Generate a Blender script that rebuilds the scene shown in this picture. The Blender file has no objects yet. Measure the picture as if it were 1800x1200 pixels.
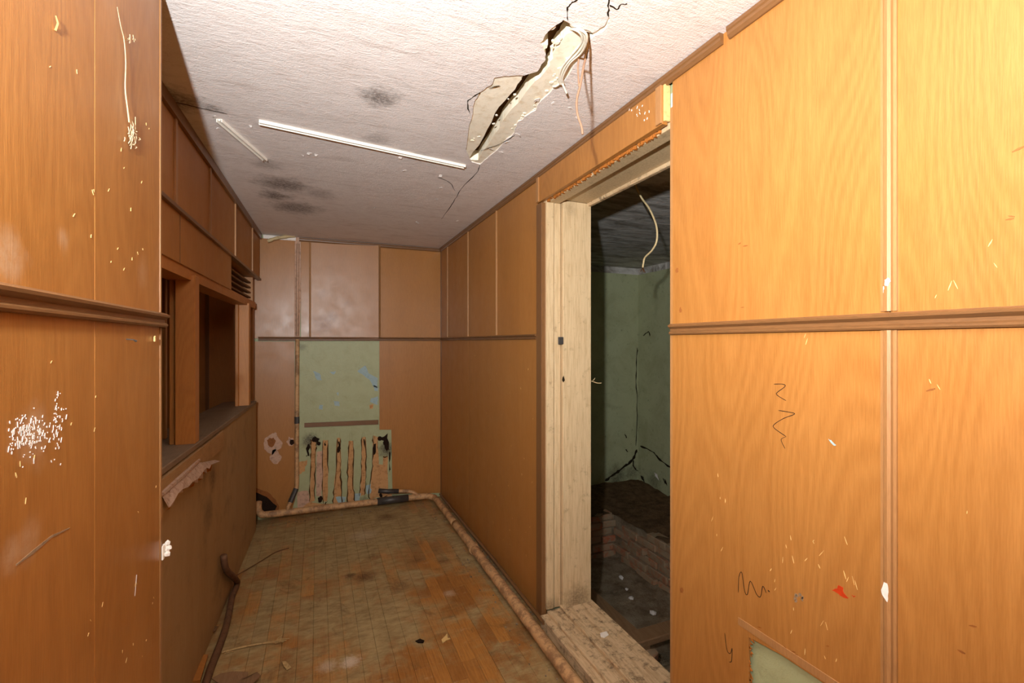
import bpy, bmesh, math, random
from mathutils import Vector, noise as mnoise
from mathutils.geometry import tessellate_polygon
random.seed(7)
SC = bpy.context.scene
COL = SC.collection

# ------------------------------------------------------------------ camera
PSI = math.radians(22.77); FPX = 815.0; HOR = 602.0; EYE = 1.5
cam_d = bpy.data.cameras.new('camera'); cam = bpy.data.objects.new('camera', cam_d); COL.objects.link(cam)
cam.location = (0, 0, EYE); cam.rotation_euler = (math.pi/2, 0, -PSI)
cam_d.sensor_width = 36; cam_d.lens = FPX/1800*36; cam_d.shift_y = 2/1800; cam_d.clip_start = 0.02
SC.camera = cam
# ------------------------------------------------------------------ light
w = bpy.data.worlds.new('world'); SC.world = w; w.use_nodes = True
w.node_tree.nodes['Background'].inputs[0].default_value = (1, .95, .9, 1)
w.node_tree.nodes['Background'].inputs[1].default_value = 0.0
fl = bpy.data.lights.new('camera_flash_offscreen', 'SPOT'); fo = bpy.data.objects.new('camera_flash_offscreen', fl); COL.objects.link(fo)
fo.location = (-.255, -.10, 1.78); fl.energy = 345; fl.spot_size = math.radians(178); fl.spot_blend = 1.0
fl.shadow_soft_size = .025; fl.color = (.97, .99, 1)
FA = Vector((.64, .90, .82))
fo.rotation_euler = FA.to_track_quat('-Z', 'Y').to_euler()
SC.view_settings.view_transform = 'Standard'; SC.view_settings.look = 'None'
SC.view_settings.gamma = 1; SC.view_settings.use_curve_mapping = False
SC.view_settings.exposure = 0.0

# ------------------------------------------------------------------ measuring
FW = Vector((math.sin(PSI), math.cos(PSI), 0)); RT = Vector((math.cos(PSI), -math.sin(PSI), 0)); EY = Vector((0, 0, EYE))
def ray(px, py): return FW*FPX + RT*(px-900) + Vector((0, 0, HOR-py))
def onX(px, py, X): r = ray(px, py); return EY + r*(X/r.x)
def onY(px, py, Y): r = ray(px, py); return EY + r*(Y/r.y)
def onZ(px, py, Z): r = ray(px, py); return EY + r*((Z-EYE)/r.z)
def XL(y): return -.515 + (y-2.03)*.029          # the kiosk front runs slightly askew
def onL(px, py, off=0):
    r = ray(px, py); t = (-.515 - 2.03*.029 + off)/(r.x - .029*r.y); return EY + r*t

SX_, SY_ = 3.61, 4.62
CEIL = 2.417; XR = 1.11; YB = 4.44; XN = -.372

# ------------------------------------------------------------------ materials
class NT:
    def __init__(s, name):
        s.m = bpy.data.materials.new(name); s.m.use_nodes = True; s.t = s.m.node_tree
        s.b = s.t.nodes['Principled BSDF']
    def n(s, typ, **kw):
        nd = s.t.nodes.new(typ)
        for k, v in kw.items(): setattr(nd, k, v)
        return nd
    def l(s, a, b): s.t.links.new(a, b)
    def put(s, sock, v):
        if isinstance(v, bpy.types.NodeSocket): s.l(v, sock)
        elif v is not None:
            if sock.type == 'RGBA' and not hasattr(v, '__len__'): v = (v, v, v)
            if sock.type == 'RGBA' and len(v) == 3: v = (*v, 1)
            sock.default_value = v
    def math(s, op, a, b=None, c=None, clamp=False):
        nd = s.n('ShaderNodeMath', operation=op); nd.use_clamp = clamp
        s.put(nd.inputs[0], a); s.put(nd.inputs[1], b)
        if c is not None: s.put(nd.inputs[2], c)
        return nd.outputs[0]
    def vmath(s, op, a, b=None):
        nd = s.n('ShaderNodeVectorMath', operation=op); s.put(nd.inputs[0], a); s.put(nd.inputs[1], b)
        return nd.outputs[1] if op in ('DISTANCE', 'LENGTH') else nd.outputs[0]
    def pos(s): return s.n('ShaderNodeNewGeometry').outputs['Position']
    def rnd(s): return s.n('ShaderNodeObjectInfo').outputs['Random']
    def noise(s, vec, scale, detail=3, rough=.55, dist=0):
        nd = s.n('ShaderNodeTexNoise'); s.l(vec, nd.inputs['Vector']); nd.inputs['Scale'].default_value = scale
        nd.inputs['Detail'].default_value = detail; nd.inputs['Roughness'].default_value = rough; nd.inputs['Distortion'].default_value = dist
        return nd.outputs['Fac']
    def ramp(s, v, lo, hi, a=0.0, b=1.0):
        nd = s.n('ShaderNodeMapRange', interpolation_type='SMOOTHSTEP')
        s.put(nd.inputs['Value'], v)
        for k, x in zip(('From Min', 'From Max', 'To Min', 'To Max'), (lo, hi, a, b)): nd.inputs[k].default_value = x
        return nd.outputs[0]
    def mix(s, f, a, b, mode='MIX'):
        nd = s.n('ShaderNodeMix', data_type='RGBA', blend_type=mode)
        s.put(nd.inputs[0], f); s.put(nd.inputs[6], a); s.put(nd.inputs[7], b); return nd.outputs[2]
    def bump(s, h, strength=.3, dist=.005):
        nd = s.n('ShaderNodeBump'); s.l(h, nd.inputs['Height']); nd.inputs['Strength'].default_value = strength
        nd.inputs['Distance'].default_value = dist; s.l(nd.outputs[0], s.b.inputs['Normal'])
    def spots(s, vec, lst, nscale=14, namp=.7):
        """soft irregular stains: lst of (point, radius, strength)"""
        nz = s.noise(vec, nscale, 5, .65)
        k = s.math('MULTIPLY_ADD', nz, 2*namp, 1-namp)
        out = None
        for c, r, st in lst:
            d = s.vmath('DISTANCE', vec, tuple(c)); d = s.math('MULTIPLY', d, k)
            f = s.ramp(d, r, r*.15, 0, st)
            out = f if out is None else s.math('MAXIMUM', out, f)
        return s.math('MULTIPLY', out, s.ramp(s.noise(vec, nscale*3.5, 5, .75), .34, .60, .45, 1.0))
    def fin(s, col, rough=.6, spec=.5, metal=0):
        s.put(s.b.inputs['Base Color'], col); s.put(s.b.inputs['Roughness'], rough)
        s.b.inputs['Specular IOR Level'].default_value = spec; s.b.inputs['Metallic'].default_value = metal
        return s.m
def srgb(r, g, b):
    f = lambda c: (c/255/12.92 if c/255 <= .04045 else ((c/255+.055)/1.055)**2.4)
    return (f(r), f(g), f(b))

def m_wood(name, light, dark, grain=1.0, fig=.5, rough=.36, spec=.5, stains=None, stain_col=None, dirt=.15, axis=2, frq=1.0, dirt_col=(.10, .06, .03)):
    t = NT(name); p = t.pos()
    off = t.n('ShaderNodeCombineXYZ'); r = t.rnd()
    for i, k in enumerate((7.3, 5.1, 9.7)): t.l(t.math('MULTIPLY', r, k), off.inputs[i])
    v = t.vmath('ADD', p, off.outputs[0])
    sc = [1, 1, 1]; sc[axis] = .055
    v1 = t.vmath('MULTIPLY', v, tuple(sc))
    sc2 = [1, 1, 1]; sc2[axis] = .16
    v2 = t.vmath('MULTIPLY', v, tuple(sc2))
    n1 = t.noise(v1, 380*frq, 3, .6)                       # fine fibres
    n2 = t.noise(v2, 4.2*frq, 1.0, .5, .12)                # broad figure, drawn as contour lines
    c = t.math('SINE', t.math('MULTIPLY', n2, 150))
    c = t.math('MULTIPLY_ADD', c, .5, .5)
    n3 = t.noise(v1, 9*frq, 2, .5)                         # slow bands
    f = t.math('ADD', t.math('MULTIPLY', t.ramp(n1, .3, .7), .30*grain), t.math('MULTIPLY', c, .35*fig))
    f = t.math('ADD', f, t.math('MULTIPLY', t.ramp(n3, .3, .7), .16), clamp=True)
    col = t.mix(f, light, dark)
    d = t.ramp(t.noise(p, 5, 6, .7), .5, .85, 0, dirt)
    col = t.mix(d, col, dirt_col)
    col = t.mix(t.ramp(t.noise(p, 70, 5, .75), .60, .78, 0, .35*min(1, dirt*3)), col, dirt_col)
    if stains:
        col = t.mix(t.spots(p, stains), col, stain_col)
    t.bump(f, .12, .002)
    rr = t.math('MULTIPLY_ADD', t.noise(p, 9, 4, .6), .22, rough-.11)
    return t.fin(col, rr, spec)

def m_plain(name, col, var=.25, rough=.7, spec=.3, scale=30, metal=0, bump=.2, dark=None):
    t = NT(name); p = t.pos()
    n = t.noise(p, scale, 5, .65)
    dk = dark or tuple(c*.35 for c in col)
    c = t.mix(t.ramp(n, .45, .8, 0, var*2), col, dk)
    if bump: t.bump(n, bump, .004)
    return t.fin(c, rough, spec, metal)

M = {}
PAN_L, PAN_D = srgb(180, 124, 62), srgb(148, 94, 40)
stain_back = [(onY(570, 568, YB), .13, .55), (onY(585, 556, YB), .07, .6), (onY(566, 517, YB), .06, .35), (onY(612, 533, YB), .05, .3)]
M['panel'] = m_wood('varnished_hardboard', PAN_L, PAN_D, grain=1.1, fig=.6, dirt=.10)
M['panel_left'] = m_wood('varnished_hardboard_rubbed', PAN_L, PAN_D, grain=1.3, fig=.6, dirt=.16,
    stains=[(onX(15, 450, XN), .05, .45), (onX(110, 420, XN), .028, .3), (onX(50, 950, XN), .045, .35), (onX(20, 975, XN), .04, .4),
            (onX(60, 760, XN), .05, .5), (onX(250, 480, XN), .05, .2)], stain_col=srgb(205, 180, 150))
M['panel_back'] = m_wood('back_wall_hardboard', PAN_L, PAN_D, fig=.1, dirt=.2, rough=.34, stains=stain_back, stain_col=srgb(140, 85, 45))
M['panel_gloss'] = m_wood('glossy_back_hardboard', PAN_L, PAN_D, fig=.1, dirt=.15, rough=.42, spec=.9, stains=stain_back, stain_col=srgb(130, 80, 42))
M['panel_far'] = m_wood('far_right_hardboard', PAN_L, PAN_D, fig=.2, dirt=.2, rough=.4)
M['panel_dark'] = m_wood('dark_kiosk_panel', PAN_L, PAN_D, fig=.15, dirt=.3, rough=.5)
M['trim'] = m_wood('brown_moulding', srgb(134, 94, 56), srgb(82, 54, 32), fig=.2, dirt=.3, rough=.35, frq=2)
M['trim_y'] = m_wood('brown_moulding_lengthways', srgb(134, 94, 56), srgb(82, 54, 32), fig=.2, dirt=.3, rough=.35, frq=2, axis=1)
M['trim_x'] = m_wood('brown_moulding_crossways', srgb(134, 94, 56), srgb(82, 54, 32), fig=.2, dirt=.3, rough=.4, frq=2, axis=0)
M['batten'] = m_wood('batten_wood', srgb(178, 130, 80), srgb(134, 90, 50), fig=.2, dirt=.25, rough=.4, frq=2)
M['pine'] = m_wood('orange_pine', srgb(196, 132, 64), srgb(164, 98, 42), fig=.6, dirt=.25, rough=.5, frq=1.5)
M['pine_y'] = m_wood('orange_pine_lengthways', srgb(196, 132, 64), srgb(164, 98, 42), fig=.5, dirt=.35, rough=.5, frq=1.5, axis=1)
M['plywood'] = m_wood('weathered_plywood', srgb(182, 148, 104), srgb(150, 116, 74), fig=.25, grain=.7, dirt=.6, rough=.65, spec=.25,
    stains=[(onL(375, 840), .10, .6), (onL(368, 900), .12, .5), (onL(375, 780), .05, .5)], stain_col=srgb(52, 40, 28), dirt_col=(.09, .055, .028))
M['apron'] = m_wood('weathered_apron', srgb(188, 150, 104), srgb(146, 108, 66), fig=.4, dirt=.6, rough=.65, spec=.25, axis=1)
M['sill_wood'] = m_wood('dusty_sill_wood', srgb(150, 128, 104), srgb(112, 88, 66), fig=.3, dirt=.6, rough=.75, spec=.2, axis=1)
M['splinter'] = m_plain('torn_veneer', srgb(196, 168, 146), .4, .85, .15, 60, dark=srgb(120, 84, 62))
M['timber'] = m_wood('grey_brown_timber', srgb(150, 118, 86), srgb(112, 82, 56), dirt=.5, rough=.8, spec=.15, axis=1)
M['beige'] = None
t = NT('beige_gloss_paint'); p = t.pos()
n1 = t.noise(p, 16, 6, .7); v1 = t.vmath('MULTIPLY', p, (1, 1, .08)); n2 = t.noise(v1, 110, 3, .6)
c = t.mix(t.ramp(n2, .35, .75, 0, .5), srgb(216, 190, 148), srgb(176, 144, 100))
c = t.mix(t.ramp(n1, .56, .80, 0, .7), c, srgb(120, 92, 60))
c = t.mix(t.ramp(t.noise(p, 90, 4, .7), .62, .74, 0, .7), c, srgb(110, 84, 54))
c = t.mix(t.spots(p, [(onY(1010, 1050, 2.2), .12, .7), (onY(965, 1070, 2.2), .10, .6), (onY(1000, 370, 2.2), .06, .35)], 30), c, srgb(88, 68, 46))
t.bump(n2, .15, .003); M['beige'] = t.fin(c, .5, .4)

t = NT('sill_paint_worn'); p = t.pos()
n1 = t.noise(p, 22, 7, .75); v1 = t.vmath('MULTIPLY', p, (1, .12, 1)); n2 = t.noise(v1, 70, 4, .7)
c = t.mix(t.ramp(n2, .38, .7, 0, .6), srgb(214, 188, 148), srgb(160, 126, 88))
c = t.mix(t.ramp(n1, .48, .68, 0, .85), c, srgb(92, 74, 54))
t.bump(n1, .3, .006); M['sill_paint'] = t.fin(c, .7, .25)

# ceiling: limewashed, brushed, mouldy
t = NT('limewashed_ceiling'); p = t.pos()
br = t.noise(t.vmath('MULTIPLY', p, (.35, 1.2, 1)), 55, 5, .7, .6)
pl = t.noise(p, 7, 6, .65, .4)
c = t.mix(t.ramp(pl, .45, .8, 0, .35), srgb(236, 229, 224), srgb(206, 190, 180))
c = t.mix(t.ramp(br, .50, .75, 0, .4), c, srgb(184, 166, 154))
st = t.noise(t.vmath('MULTIPLY', p, (.25, 1.6, 1)), 9, 7, .75, .5)
c = t.mix(t.ramp(st, .52, .75, 0, .4), c, srgb(160, 142, 128))
mold = [(onZ(668, 172, CEIL), .10, .75), (onZ(500, 325, CEIL), .20, .75), (onZ(520, 365, CEIL), .22, .7), (onZ(470, 290, CEIL), .10, .4), (onZ(560, 340, CEIL), .14, .4),
        (onZ(310, 175, CEIL), .13, .75), (onZ(370, 190, CEIL), .07, .6), (onZ(660, 245, CEIL), .09, .35), (onZ(740, 275, CEIL), .09, .3), (onZ(490, 345, CEIL), .14, .85), (onZ(690, 50, CEIL), .06, .12)]
c = t.mix(t.spots(p, mold, 20, .85), c, srgb(74, 62, 52))
c = t.mix(t.spots(p, [(onZ(500, 340, CEIL), .06, .8), (onZ(485, 305, CEIL), .05, .8), (onZ(830, 310, CEIL), .07, .9), (onZ(800, 325, CEIL), .08, .8), (onZ(775, 380, CEIL), .07, .7), (onZ(505, 350, CEIL), .07, .6), (onZ(560, 270, CEIL), .06, .4), (onZ(640, 300, CEIL), .05, .35), (onZ(720, 340, CEIL), .08, .35), (onZ(880, 250, CEIL), .08, .7), (onZ(915, 225, CEIL), .06, .7), (onZ(770, 410, CEIL), .1, .5), (onZ(960, 190, CEIL), .06, .5)], 45, .9), c, srgb(238, 232, 228))
ck = t.n('ShaderNodeTexVoronoi', feature='DISTANCE_TO_EDGE'); ck.inputs['Scale'].default_value = 5
t.l(t.vmath('ADD', p, t.vmath('MULTIPLY', t.n('ShaderNodeTexNoise').outputs['Color'], (.5, .5, .5))), ck.inputs['Vector'])
h = t.math('ADD', t.math('MULTIPLY', br, .45), t.math('ADD', t.math('MULTIPLY', pl, .5), t.math('MULTIPLY', t.noise(p, 160, 4, .7), .35)))
t.bump(h, .75, .009); M['ceiling'] = t.fin(c, .85, .2)

M['raw_plaster'] = m_plain('raw_yellow_plaster', srgb(246, 238, 216), .30, .9, .1, 26, bump=.4, dark=srgb(206, 180, 130))
M['crack'] = m_plain('dark_brown', srgb(84, 54, 26), .5, .95, .05, 60, bump=.6)  # dark brown for the painted crack void, the wire hook and wire ends
M['crack_line'] = m_plain('dark_crack', srgb(46, 38, 26), .3, .95, .05, 60, bump=0)
M['flake'] = m_plain('limewash_flake', srgb(236, 230, 224), .15, .85, .2, 40)

# old green oil paint, peeling
t = NT('pale_green_paint'); p = t.pos()
n1 = t.noise(p, 9, 6, .7, .3); n2 = t.noise(p, 45, 5, .7)
c = t.mix(t.ramp(n1, .4, .75, 0, .6), srgb(176, 182, 138), srgb(160, 160, 116))
c = t.mix(t.ramp(n2, .62, .8, 0, .6), c, srgb(112, 112, 82))
g = [(onY(545, 775, YB), .10, .9), (onY(680, 790, YB), .10, .95), (onY(560, 900, YB), .10, .8), (onY(640, 890, YB), .12, .7), (onY(690, 880, YB), .1, .7), (onY(530, 610, YB), .05, .5), (onY(535, 880, YB), .09, .5)]
c = t.mix(t.spots(p, g, 26, .8), c, srgb(62, 48, 34))
t.bump(t.math('ADD', n1, n2), .5, .006); M['green'] = t.fin(c, .42, .45)

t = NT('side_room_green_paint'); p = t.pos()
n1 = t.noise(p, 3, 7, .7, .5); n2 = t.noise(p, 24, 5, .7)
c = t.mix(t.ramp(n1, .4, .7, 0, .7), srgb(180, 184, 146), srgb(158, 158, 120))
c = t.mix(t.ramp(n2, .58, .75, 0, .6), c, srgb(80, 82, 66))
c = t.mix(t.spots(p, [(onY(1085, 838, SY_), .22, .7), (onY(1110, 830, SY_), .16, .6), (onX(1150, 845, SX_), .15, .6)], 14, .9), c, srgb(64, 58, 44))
t.bump(t.math('ADD', n1, n2), .5, .01); M['green_side'] = t.fin(c, .6, .3)

t = NT('sooty_ceiling'); p = t.pos()
n1 = t.noise(t.vmath('MULTIPLY', p, (.5, 1.4, 1)), 7, 6, .7, .5)
c = t.mix(t.ramp(n1, .35, .7), srgb(214, 210, 204), srgb(140, 132, 122))
t.bump(n1, .8, .02); M['soot'] = t.fin(c, .8, .2)

# parquet under grime
t = NT('grimy_parquet'); p = t.pos(); r = t.rnd()
v1 = t.vmath('MULTIPLY', p, (1, .06, 1)); gr = t.noise(v1, 120, 4, .7)
c = t.mix(r, srgb(196, 134, 62), srgb(146, 92, 40)); c = t.mix(t.ramp(gr, .35, .7, 0, .5), c, srgb(120, 62, 24))
ds = t.noise(p, 2.3, 7, .68, .6); d2 = t.noise(p, 12, 6, .72, .3); d3 = t.noise(t.vmath('MULTIPLY', p, (.45, 1.2, 1)), 22, 6, .75)
k = t.math('ADD', t.math('MULTIPLY', ds, .62), t.math('MULTIPLY', d2, .38))
k = t.math('ADD', k, t.math('MULTIPLY', t.math('SUBTRACT', r, .5), .06))
sp_d = t.spots(p, [(onZ(640, 930, 0), .75, .16), (onZ(620, 1100, 0), .5, .10), (onZ(500, 950, 0), .5, .12)], 4, .5)
sp_c = t.spots(p, [(onZ(800, 1030, 0), .28, .16), (onZ(860, 1130, 0), .4, .14), (onZ(560, 1030, 0), .2, .10), (onZ(780, 1170, 0), .4, .12)], 6, .6)
k = t.math('SUBTRACT', t.math('ADD', k, sp_d), sp_c)
c = t.mix(t.ramp(k, .36, .58, 0.1, .92), c, t.mix(t.ramp(d3, .35, .7), srgb(182, 162, 114), srgb(142, 122, 82)))
c = t.mix(t.ramp(t.noise(t.vmath('MULTIPLY', p, (1, .6, 1)), 7, 7, .75, .8), .52, .70, 0, .55), c, srgb(104, 76, 46))
c = t.mix(t.ramp(t.noise(t.vmath('MULTIPLY', p, (.6, 1.3, 1)), 16, 7, .8), .56, .72, 0, .55), c, srgb(196, 174, 138))
c = t.mix(t.spots(p, [(onZ(640, 1014, 0), .10, .8), (onZ(615, 1012, 0), .06, .8), (onZ(700, 1030, 0), .10, .45), (onZ(730, 985, 0), .08, .5), (onZ(780, 985, 0), .07, .5), (onZ(680, 908, 0), .13, .6),
    (onZ(800, 920, 0), .1, .5), (onZ(860, 1000, 0), .12, .5), (onZ(930, 1110, 0), .12, .5), (onZ(800, 1070, 0), .1, .4)], 16, .8), c, srgb(84, 44, 20))
c = t.mix(t.spots(p, [(onZ(615, 1163, 0), .06, .9), (onZ(575, 1170, 0), .06, .5), (onZ(790, 1042, 0), .05, .4), (onZ(640, 940, 0), .15, .25)], 60, .9), c, srgb(226, 212, 190))
t.bump(t.math('ADD', d3, gr), .12, .003)
M['parquet'] = t.fin(c, t.ramp(k, .40, .56, .38, .8), .35)

# dirt, brick, metal, odd bits
t = NT('dry_dirt'); p = t.pos()
n1 = t.noise(p, 8, 8, .75); n2 = t.noise(p, 60, 5, .7)
c = t.mix(t.ramp(n1, .35, .7), srgb(172, 154, 128), srgb(126, 106, 82)); c = t.mix(t.ramp(n2, .58, .75, 0, .7), c, srgb(176, 160, 138))
t.bump(t.math('ADD', n1, n2), .8, .02); M['dirt'] = t.fin(c, .95, .1)
t = NT('dark_earth'); p = t.pos()
n1 = t.noise(p, 12, 8, .75); n2 = t.noise(p, 80, 5, .7)
c = t.mix(t.ramp(n1, .35, .7), srgb(124, 98, 70), srgb(82, 62, 42)); c = t.mix(t.ramp(n2, .6, .75, 0, .7), c, srgb(140, 122, 100))
t.bump(t.math('ADD', n1, n2), .8, .02); M['earth'] = t.fin(c, .95, .1)
t = NT('old_brick'); p = t.pos(); r = t.rnd()
n1 = t.noise(p, 14, 6, .7)
c = t.mix(r, srgb(188, 110, 78), srgb(160, 126, 96)); c = t.mix(t.ramp(n1, .38, .56, 0, .85), c, srgb(164, 146, 118))
t.bump(n1, .6, .01); M['brick'] = t.fin(c, .92, .15)
t = NT('painted_pipe'); p = t.pos()
n1 = t.noise(p, 14, 6, .75); n2 = t.noise(p, 70, 4, .7)
c = t.mix(t.ramp(n1, .42, .62, 0, .85), srgb(210, 166, 116), srgb(138, 104, 72)); c = t.mix(t.ramp(n2, .6, .72, 0, .7), c, srgb(90, 60, 38))
c = t.mix(t.ramp(t.noise(p, 22, 5, .7), .62, .74, 0, .6), c, srgb(222, 206, 180))
t.bump(n1, .3, .004); M['pipe'] = t.fin(c, .55, .4)
M['steel'] = m_plain('dark_steel', srgb(84, 80, 76), .5, .45, .5, 30, metal=.4)
M['bare_plaster'] = m_plain('bare_orange_plaster', srgb(206, 158, 106), .4, .9, .15, 34, bump=.5, dark=srgb(140, 92, 52))
M['pink_plaster'] = m_plain('pinkish_plaster', srgb(208, 172, 146), .4, .9, .15, 34, bump=.5)
M['blue_paint'] = m_plain('old_blue_paint', srgb(166, 190, 192), .2, .7, .3, 40)
M['soot_black'] = m_plain('soot_black', srgb(46, 34, 26), .4, .95, .05, 60)
M['white_plastic'] = m_plain('white_plastic', srgb(244, 240, 228), .08, .45, .4, 20, bump=0)
M['wire_beige'] = m_plain('yellowed_cable', srgb(206, 186, 140), .3, .55, .4, 40)
M['wire_tan'] = m_plain('tan_cable', srgb(150, 116, 92), .2, .6, .3, 40)
M['wire_white'] = m_plain('whitewashed_cable', srgb(232, 226, 208), .3, .7, .3, 40)
M['white_paint'] = m_plain('white_paint', srgb(244, 238, 228), .15, .6, .3, 60)
M['cobweb'] = m_plain('dusty_cobweb', srgb(190, 168, 134), .3, .9, .1, 60)
M['ink'] = m_plain('black_ink', srgb(42, 24, 18), .1, .6, .3, 60, bump=0)
M['red_paint'] = m_plain('red_paint', srgb(196, 62, 22), .2, .5, .3, 60)
M['grey_smudge'] = m_plain('grey_smudge', srgb(150, 126, 98), .4, .9, .1, 60)
M['brown_smudge'] = m_plain('brown_smudge', srgb(150, 92, 42), .3, .7, .3, 60)
M['straw'] = m_plain('dry_straw', srgb(200, 170, 118), .4, .9, .1, 60)
M['bark'] = m_plain('brown_hose', srgb(112, 80, 56), .5, .75, .25, 30)
M['brown_dirt_shade'] = m_plain('brown_dirt_shade', srgb(84, 60, 38), .4, .95, .05, 60)  # dirt colour that also carries the painted shadow beside the stripes
M['chip'] = m_plain('fresh_wood_fibre', srgb(232, 196, 128), .3, .85, .15, 60)
M['fibre'] = m_plain('torn_fibreboard', srgb(176, 108, 48), .6, .95, .05, 120, bump=1)

# ------------------------------------------------------------------ builders
class MB:
    def __init__(s): s.v = []; s.f = []
    def add(s, vs, fs):
        o = len(s.v); s.v += [tuple(v) for v in vs]; s.f += [tuple(i+o for i in f) for f in fs]; return s
    def box(s, x0, x1, y0, y1, z0, z1):
        vs = [(x, y, z) for x in (x0, x1) for y in (y0, y1) for z in (z0, z1)]
        return s.add(vs, [(0, 1, 3, 2), (4, 6, 7, 5), (0, 4, 5, 1), (2, 3, 7, 6), (0, 2, 6, 4), (1, 5, 7, 3)])
    def hexa(s, a, b):                                  # two quads of four points each
        return s.add(list(a)+list(b), [(0, 1, 2, 3), (7, 6, 5, 4), (0, 4, 5, 1), (1, 5, 6, 2), (2, 6, 7, 3), (3, 7, 4, 0)])
    def prism(s, pts, off, holes=()):
        loops = [[Vector(p) for p in pts]] + [[Vector(p) for p in h] for h in holes]
        off = Vector(off); flat = [p for L in loops for p in L]; n = len(flat)
        # project on the plane of the prism for the tessellation
        nz = off.normalized(); ax = nz.orthogonal().normalized(); ay = nz.cross(ax)
        two = [[Vector((p.dot(ax), p.dot(ay), 0)) for p in L] for L in loops]
        tris = tessellate_polygon(two)
        fs = [tuple(t) for t in tris] + [tuple(i+n for i in reversed(t)) for t in tris]
        o = 0
        for L in loops:
            m = len(L)
            fs += [(o+i, o+(i+1) % m, o+(i+1) % m+n, o+i+n) for i in range(m)]; o += m
        return s.add(flat + [p+off for p in flat], fs)
    def tube(s, path, r, n=8, cap=True):
        path = [Vector(p) for p in path]; rs = r if isinstance(r, (list, tuple)) else [r]*len(path)
        T0 = (path[1]-path[0]).normalized(); N = T0.orthogonal().normalized(); rings = []
        for i, p in enumerate(path):
            T = (path[min(i+1, len(path)-1)] - path[max(i-1, 0)]).normalized()
            N = (N - T*N.dot(T)).normalized(); B = T.cross(N)
            rings.append([p + (N*math.cos(a)+B*math.sin(a))*rs[i] for a in [2*math.pi*k/n for k in range(n)]])
        vs = [v for R in rings for v in R]; fs = []
        for i in range(len(path)-1):
            for k in range(n): fs.append((i*n+k, i*n+(k+1) % n, (i+1)*n+(k+1) % n, (i+1)*n+k))
        if cap: fs += [tuple(reversed(range(n))), tuple(range((len(path)-1)*n, len(path)*n))]
        return s.add(vs, fs)
    def ribbon(s, path, wid, nrm, thick=.0012, jit=.35):
        path = [Vector(p) for p in path]; nrm = Vector(nrm).normalized(); L = []; R = []
        for i, p in enumerate(path):
            T = (path[min(i+1, len(path)-1)] - path[max(i-1, 0)]).normalized(); B = T.cross(nrm).normalized()
            e = .35 if i in (0, len(path)-1) else 1
            wl = wid*e*(1+random.uniform(-jit, jit))/2; L.append(p+B*wl); R.append(p-B*wl)
        return s.prism(L+R[::-1], nrm*thick)
    def profile(s, prof, a, b, axis):                   # extrude closed profile [(u, z)] along axis; u = outward offset
        return s
    def build(s, name, mat, parent=None, smooth=False, bevel=0):
        me = bpy.data.meshes.new(name); bm = bmesh.new()
        bv = [bm.verts.new(v) for v in s.v]
        for f in s.f:
            try: bm.faces.new([bv[i] for i in f])
            except ValueError: pass
        bmesh.ops.recalc_face_normals(bm, faces=bm.faces)
        if bevel: bmesh.ops.bevel(bm, geom=bm.edges, offset=bevel, segments=1, affect='EDGES')
        if smooth:
            for f in bm.faces: f.smooth = True
        bm.to_mesh(me); bm.free()
        me.materials.append(M[mat] if isinstance(mat, str) else mat)
        o = bpy.data.objects.new(name, me); COL.objects.link(o)
        if parent: o.parent = parent
        return o
def struct(o, label=None, cat=None):
    o['kind'] = 'structure'
    if label: o['label'] = label
    if cat: o['category'] = cat
    return o
def thing(o, label, cat, group=None):
    o['label'] = label; o['category'] = cat
    if group: o['group'] = group
    return o
def empty(name, loc):
    o = bpy.data.objects.new(name, None); COL.objects.link(o); o.location = loc; o.empty_display_size = .05
    return o
def settle(parent):
    """children were drawn in world space; keep them there under a moved parent"""
    for ch in parent.children: ch.matrix_parent_inverse = parent.matrix_world.inverted() if False else ch.matrix_parent_inverse
def under(o, root):                                     # parent to an Empty not at the origin
    from mathutils import Matrix
    o.parent = root; o.matrix_parent_inverse = Matrix.Translation(-Vector(root.location)); return o
def smoothpath(pts, k=6):
    pts = [Vector(p) for p in pts]; out = []
    for i in range(len(pts)-1):
        p0, p1, p2, p3 = pts[max(i-1, 0)], pts[i], pts[i+1], pts[min(i+2, len(pts)-1)]
        for j in range(k):
            u = j/k
            out.append(.5*((2*p1)+(p2-p0)*u+(2*p0-5*p1+4*p2-p3)*u*u+(3*p1-p0-3*p2+p3)*u**3))
    return out+[pts[-1]]
def rag(pts, amp, k=3):
    """roughen a closed outline"""
    out = []; n = len(pts)
    for i in range(n):
        a, b = Vector(pts[i]), Vector(pts[(i+1) % n]); out.append(a)
        T = (b-a); 
        for j in range(1, k):
            q = a+T*(j/k); out.append(q + Vector((random.uniform(-1, 1), random.uniform(-1, 1), random.uniform(-1, 1)))*amp)
    return out
def flat(pts, axis, val):
    out = []
    for p in pts:
        p = Vector(p); p[axis] = val; out.append(p)
    return out
def blob(c, rx, ry, n=12, j=.3):
    return [(c[0]+math.cos(a)*rx*random.uniform(1-j, 1+j), c[1]+math.sin(a)*ry*random.uniform(1-j, 1+j)) for a in [2*math.pi*k/n for k in range(n)]]
def decal(name, px, proj, val, off, mat, parent, ragamp=0, label=None, thick=None):
    """thin layer of paint or stain lying on a surface; proj(px,py,val)"""
    pts = [proj(a, b, val) for a, b in px]
    if ragamp: pts = rag(pts, ragamp)
    ax = {'onX': 0, 'onY': 1, 'onZ': 2}[proj.__name__]
    pts = flat(pts, ax, val)
    o = MB().prism(pts, off).build(name, mat, parent)
    if label: o['label'] = label
    return o
RAILPROF = [(0, -.018), (.009, -.018), (.012, -.014), (.012, -.010), (.006, -.006), (.005, .001), (.010, .004), (.016, .008), (.017, .013), (.011, .016), (.009, .018), (0, .018)]
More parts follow.
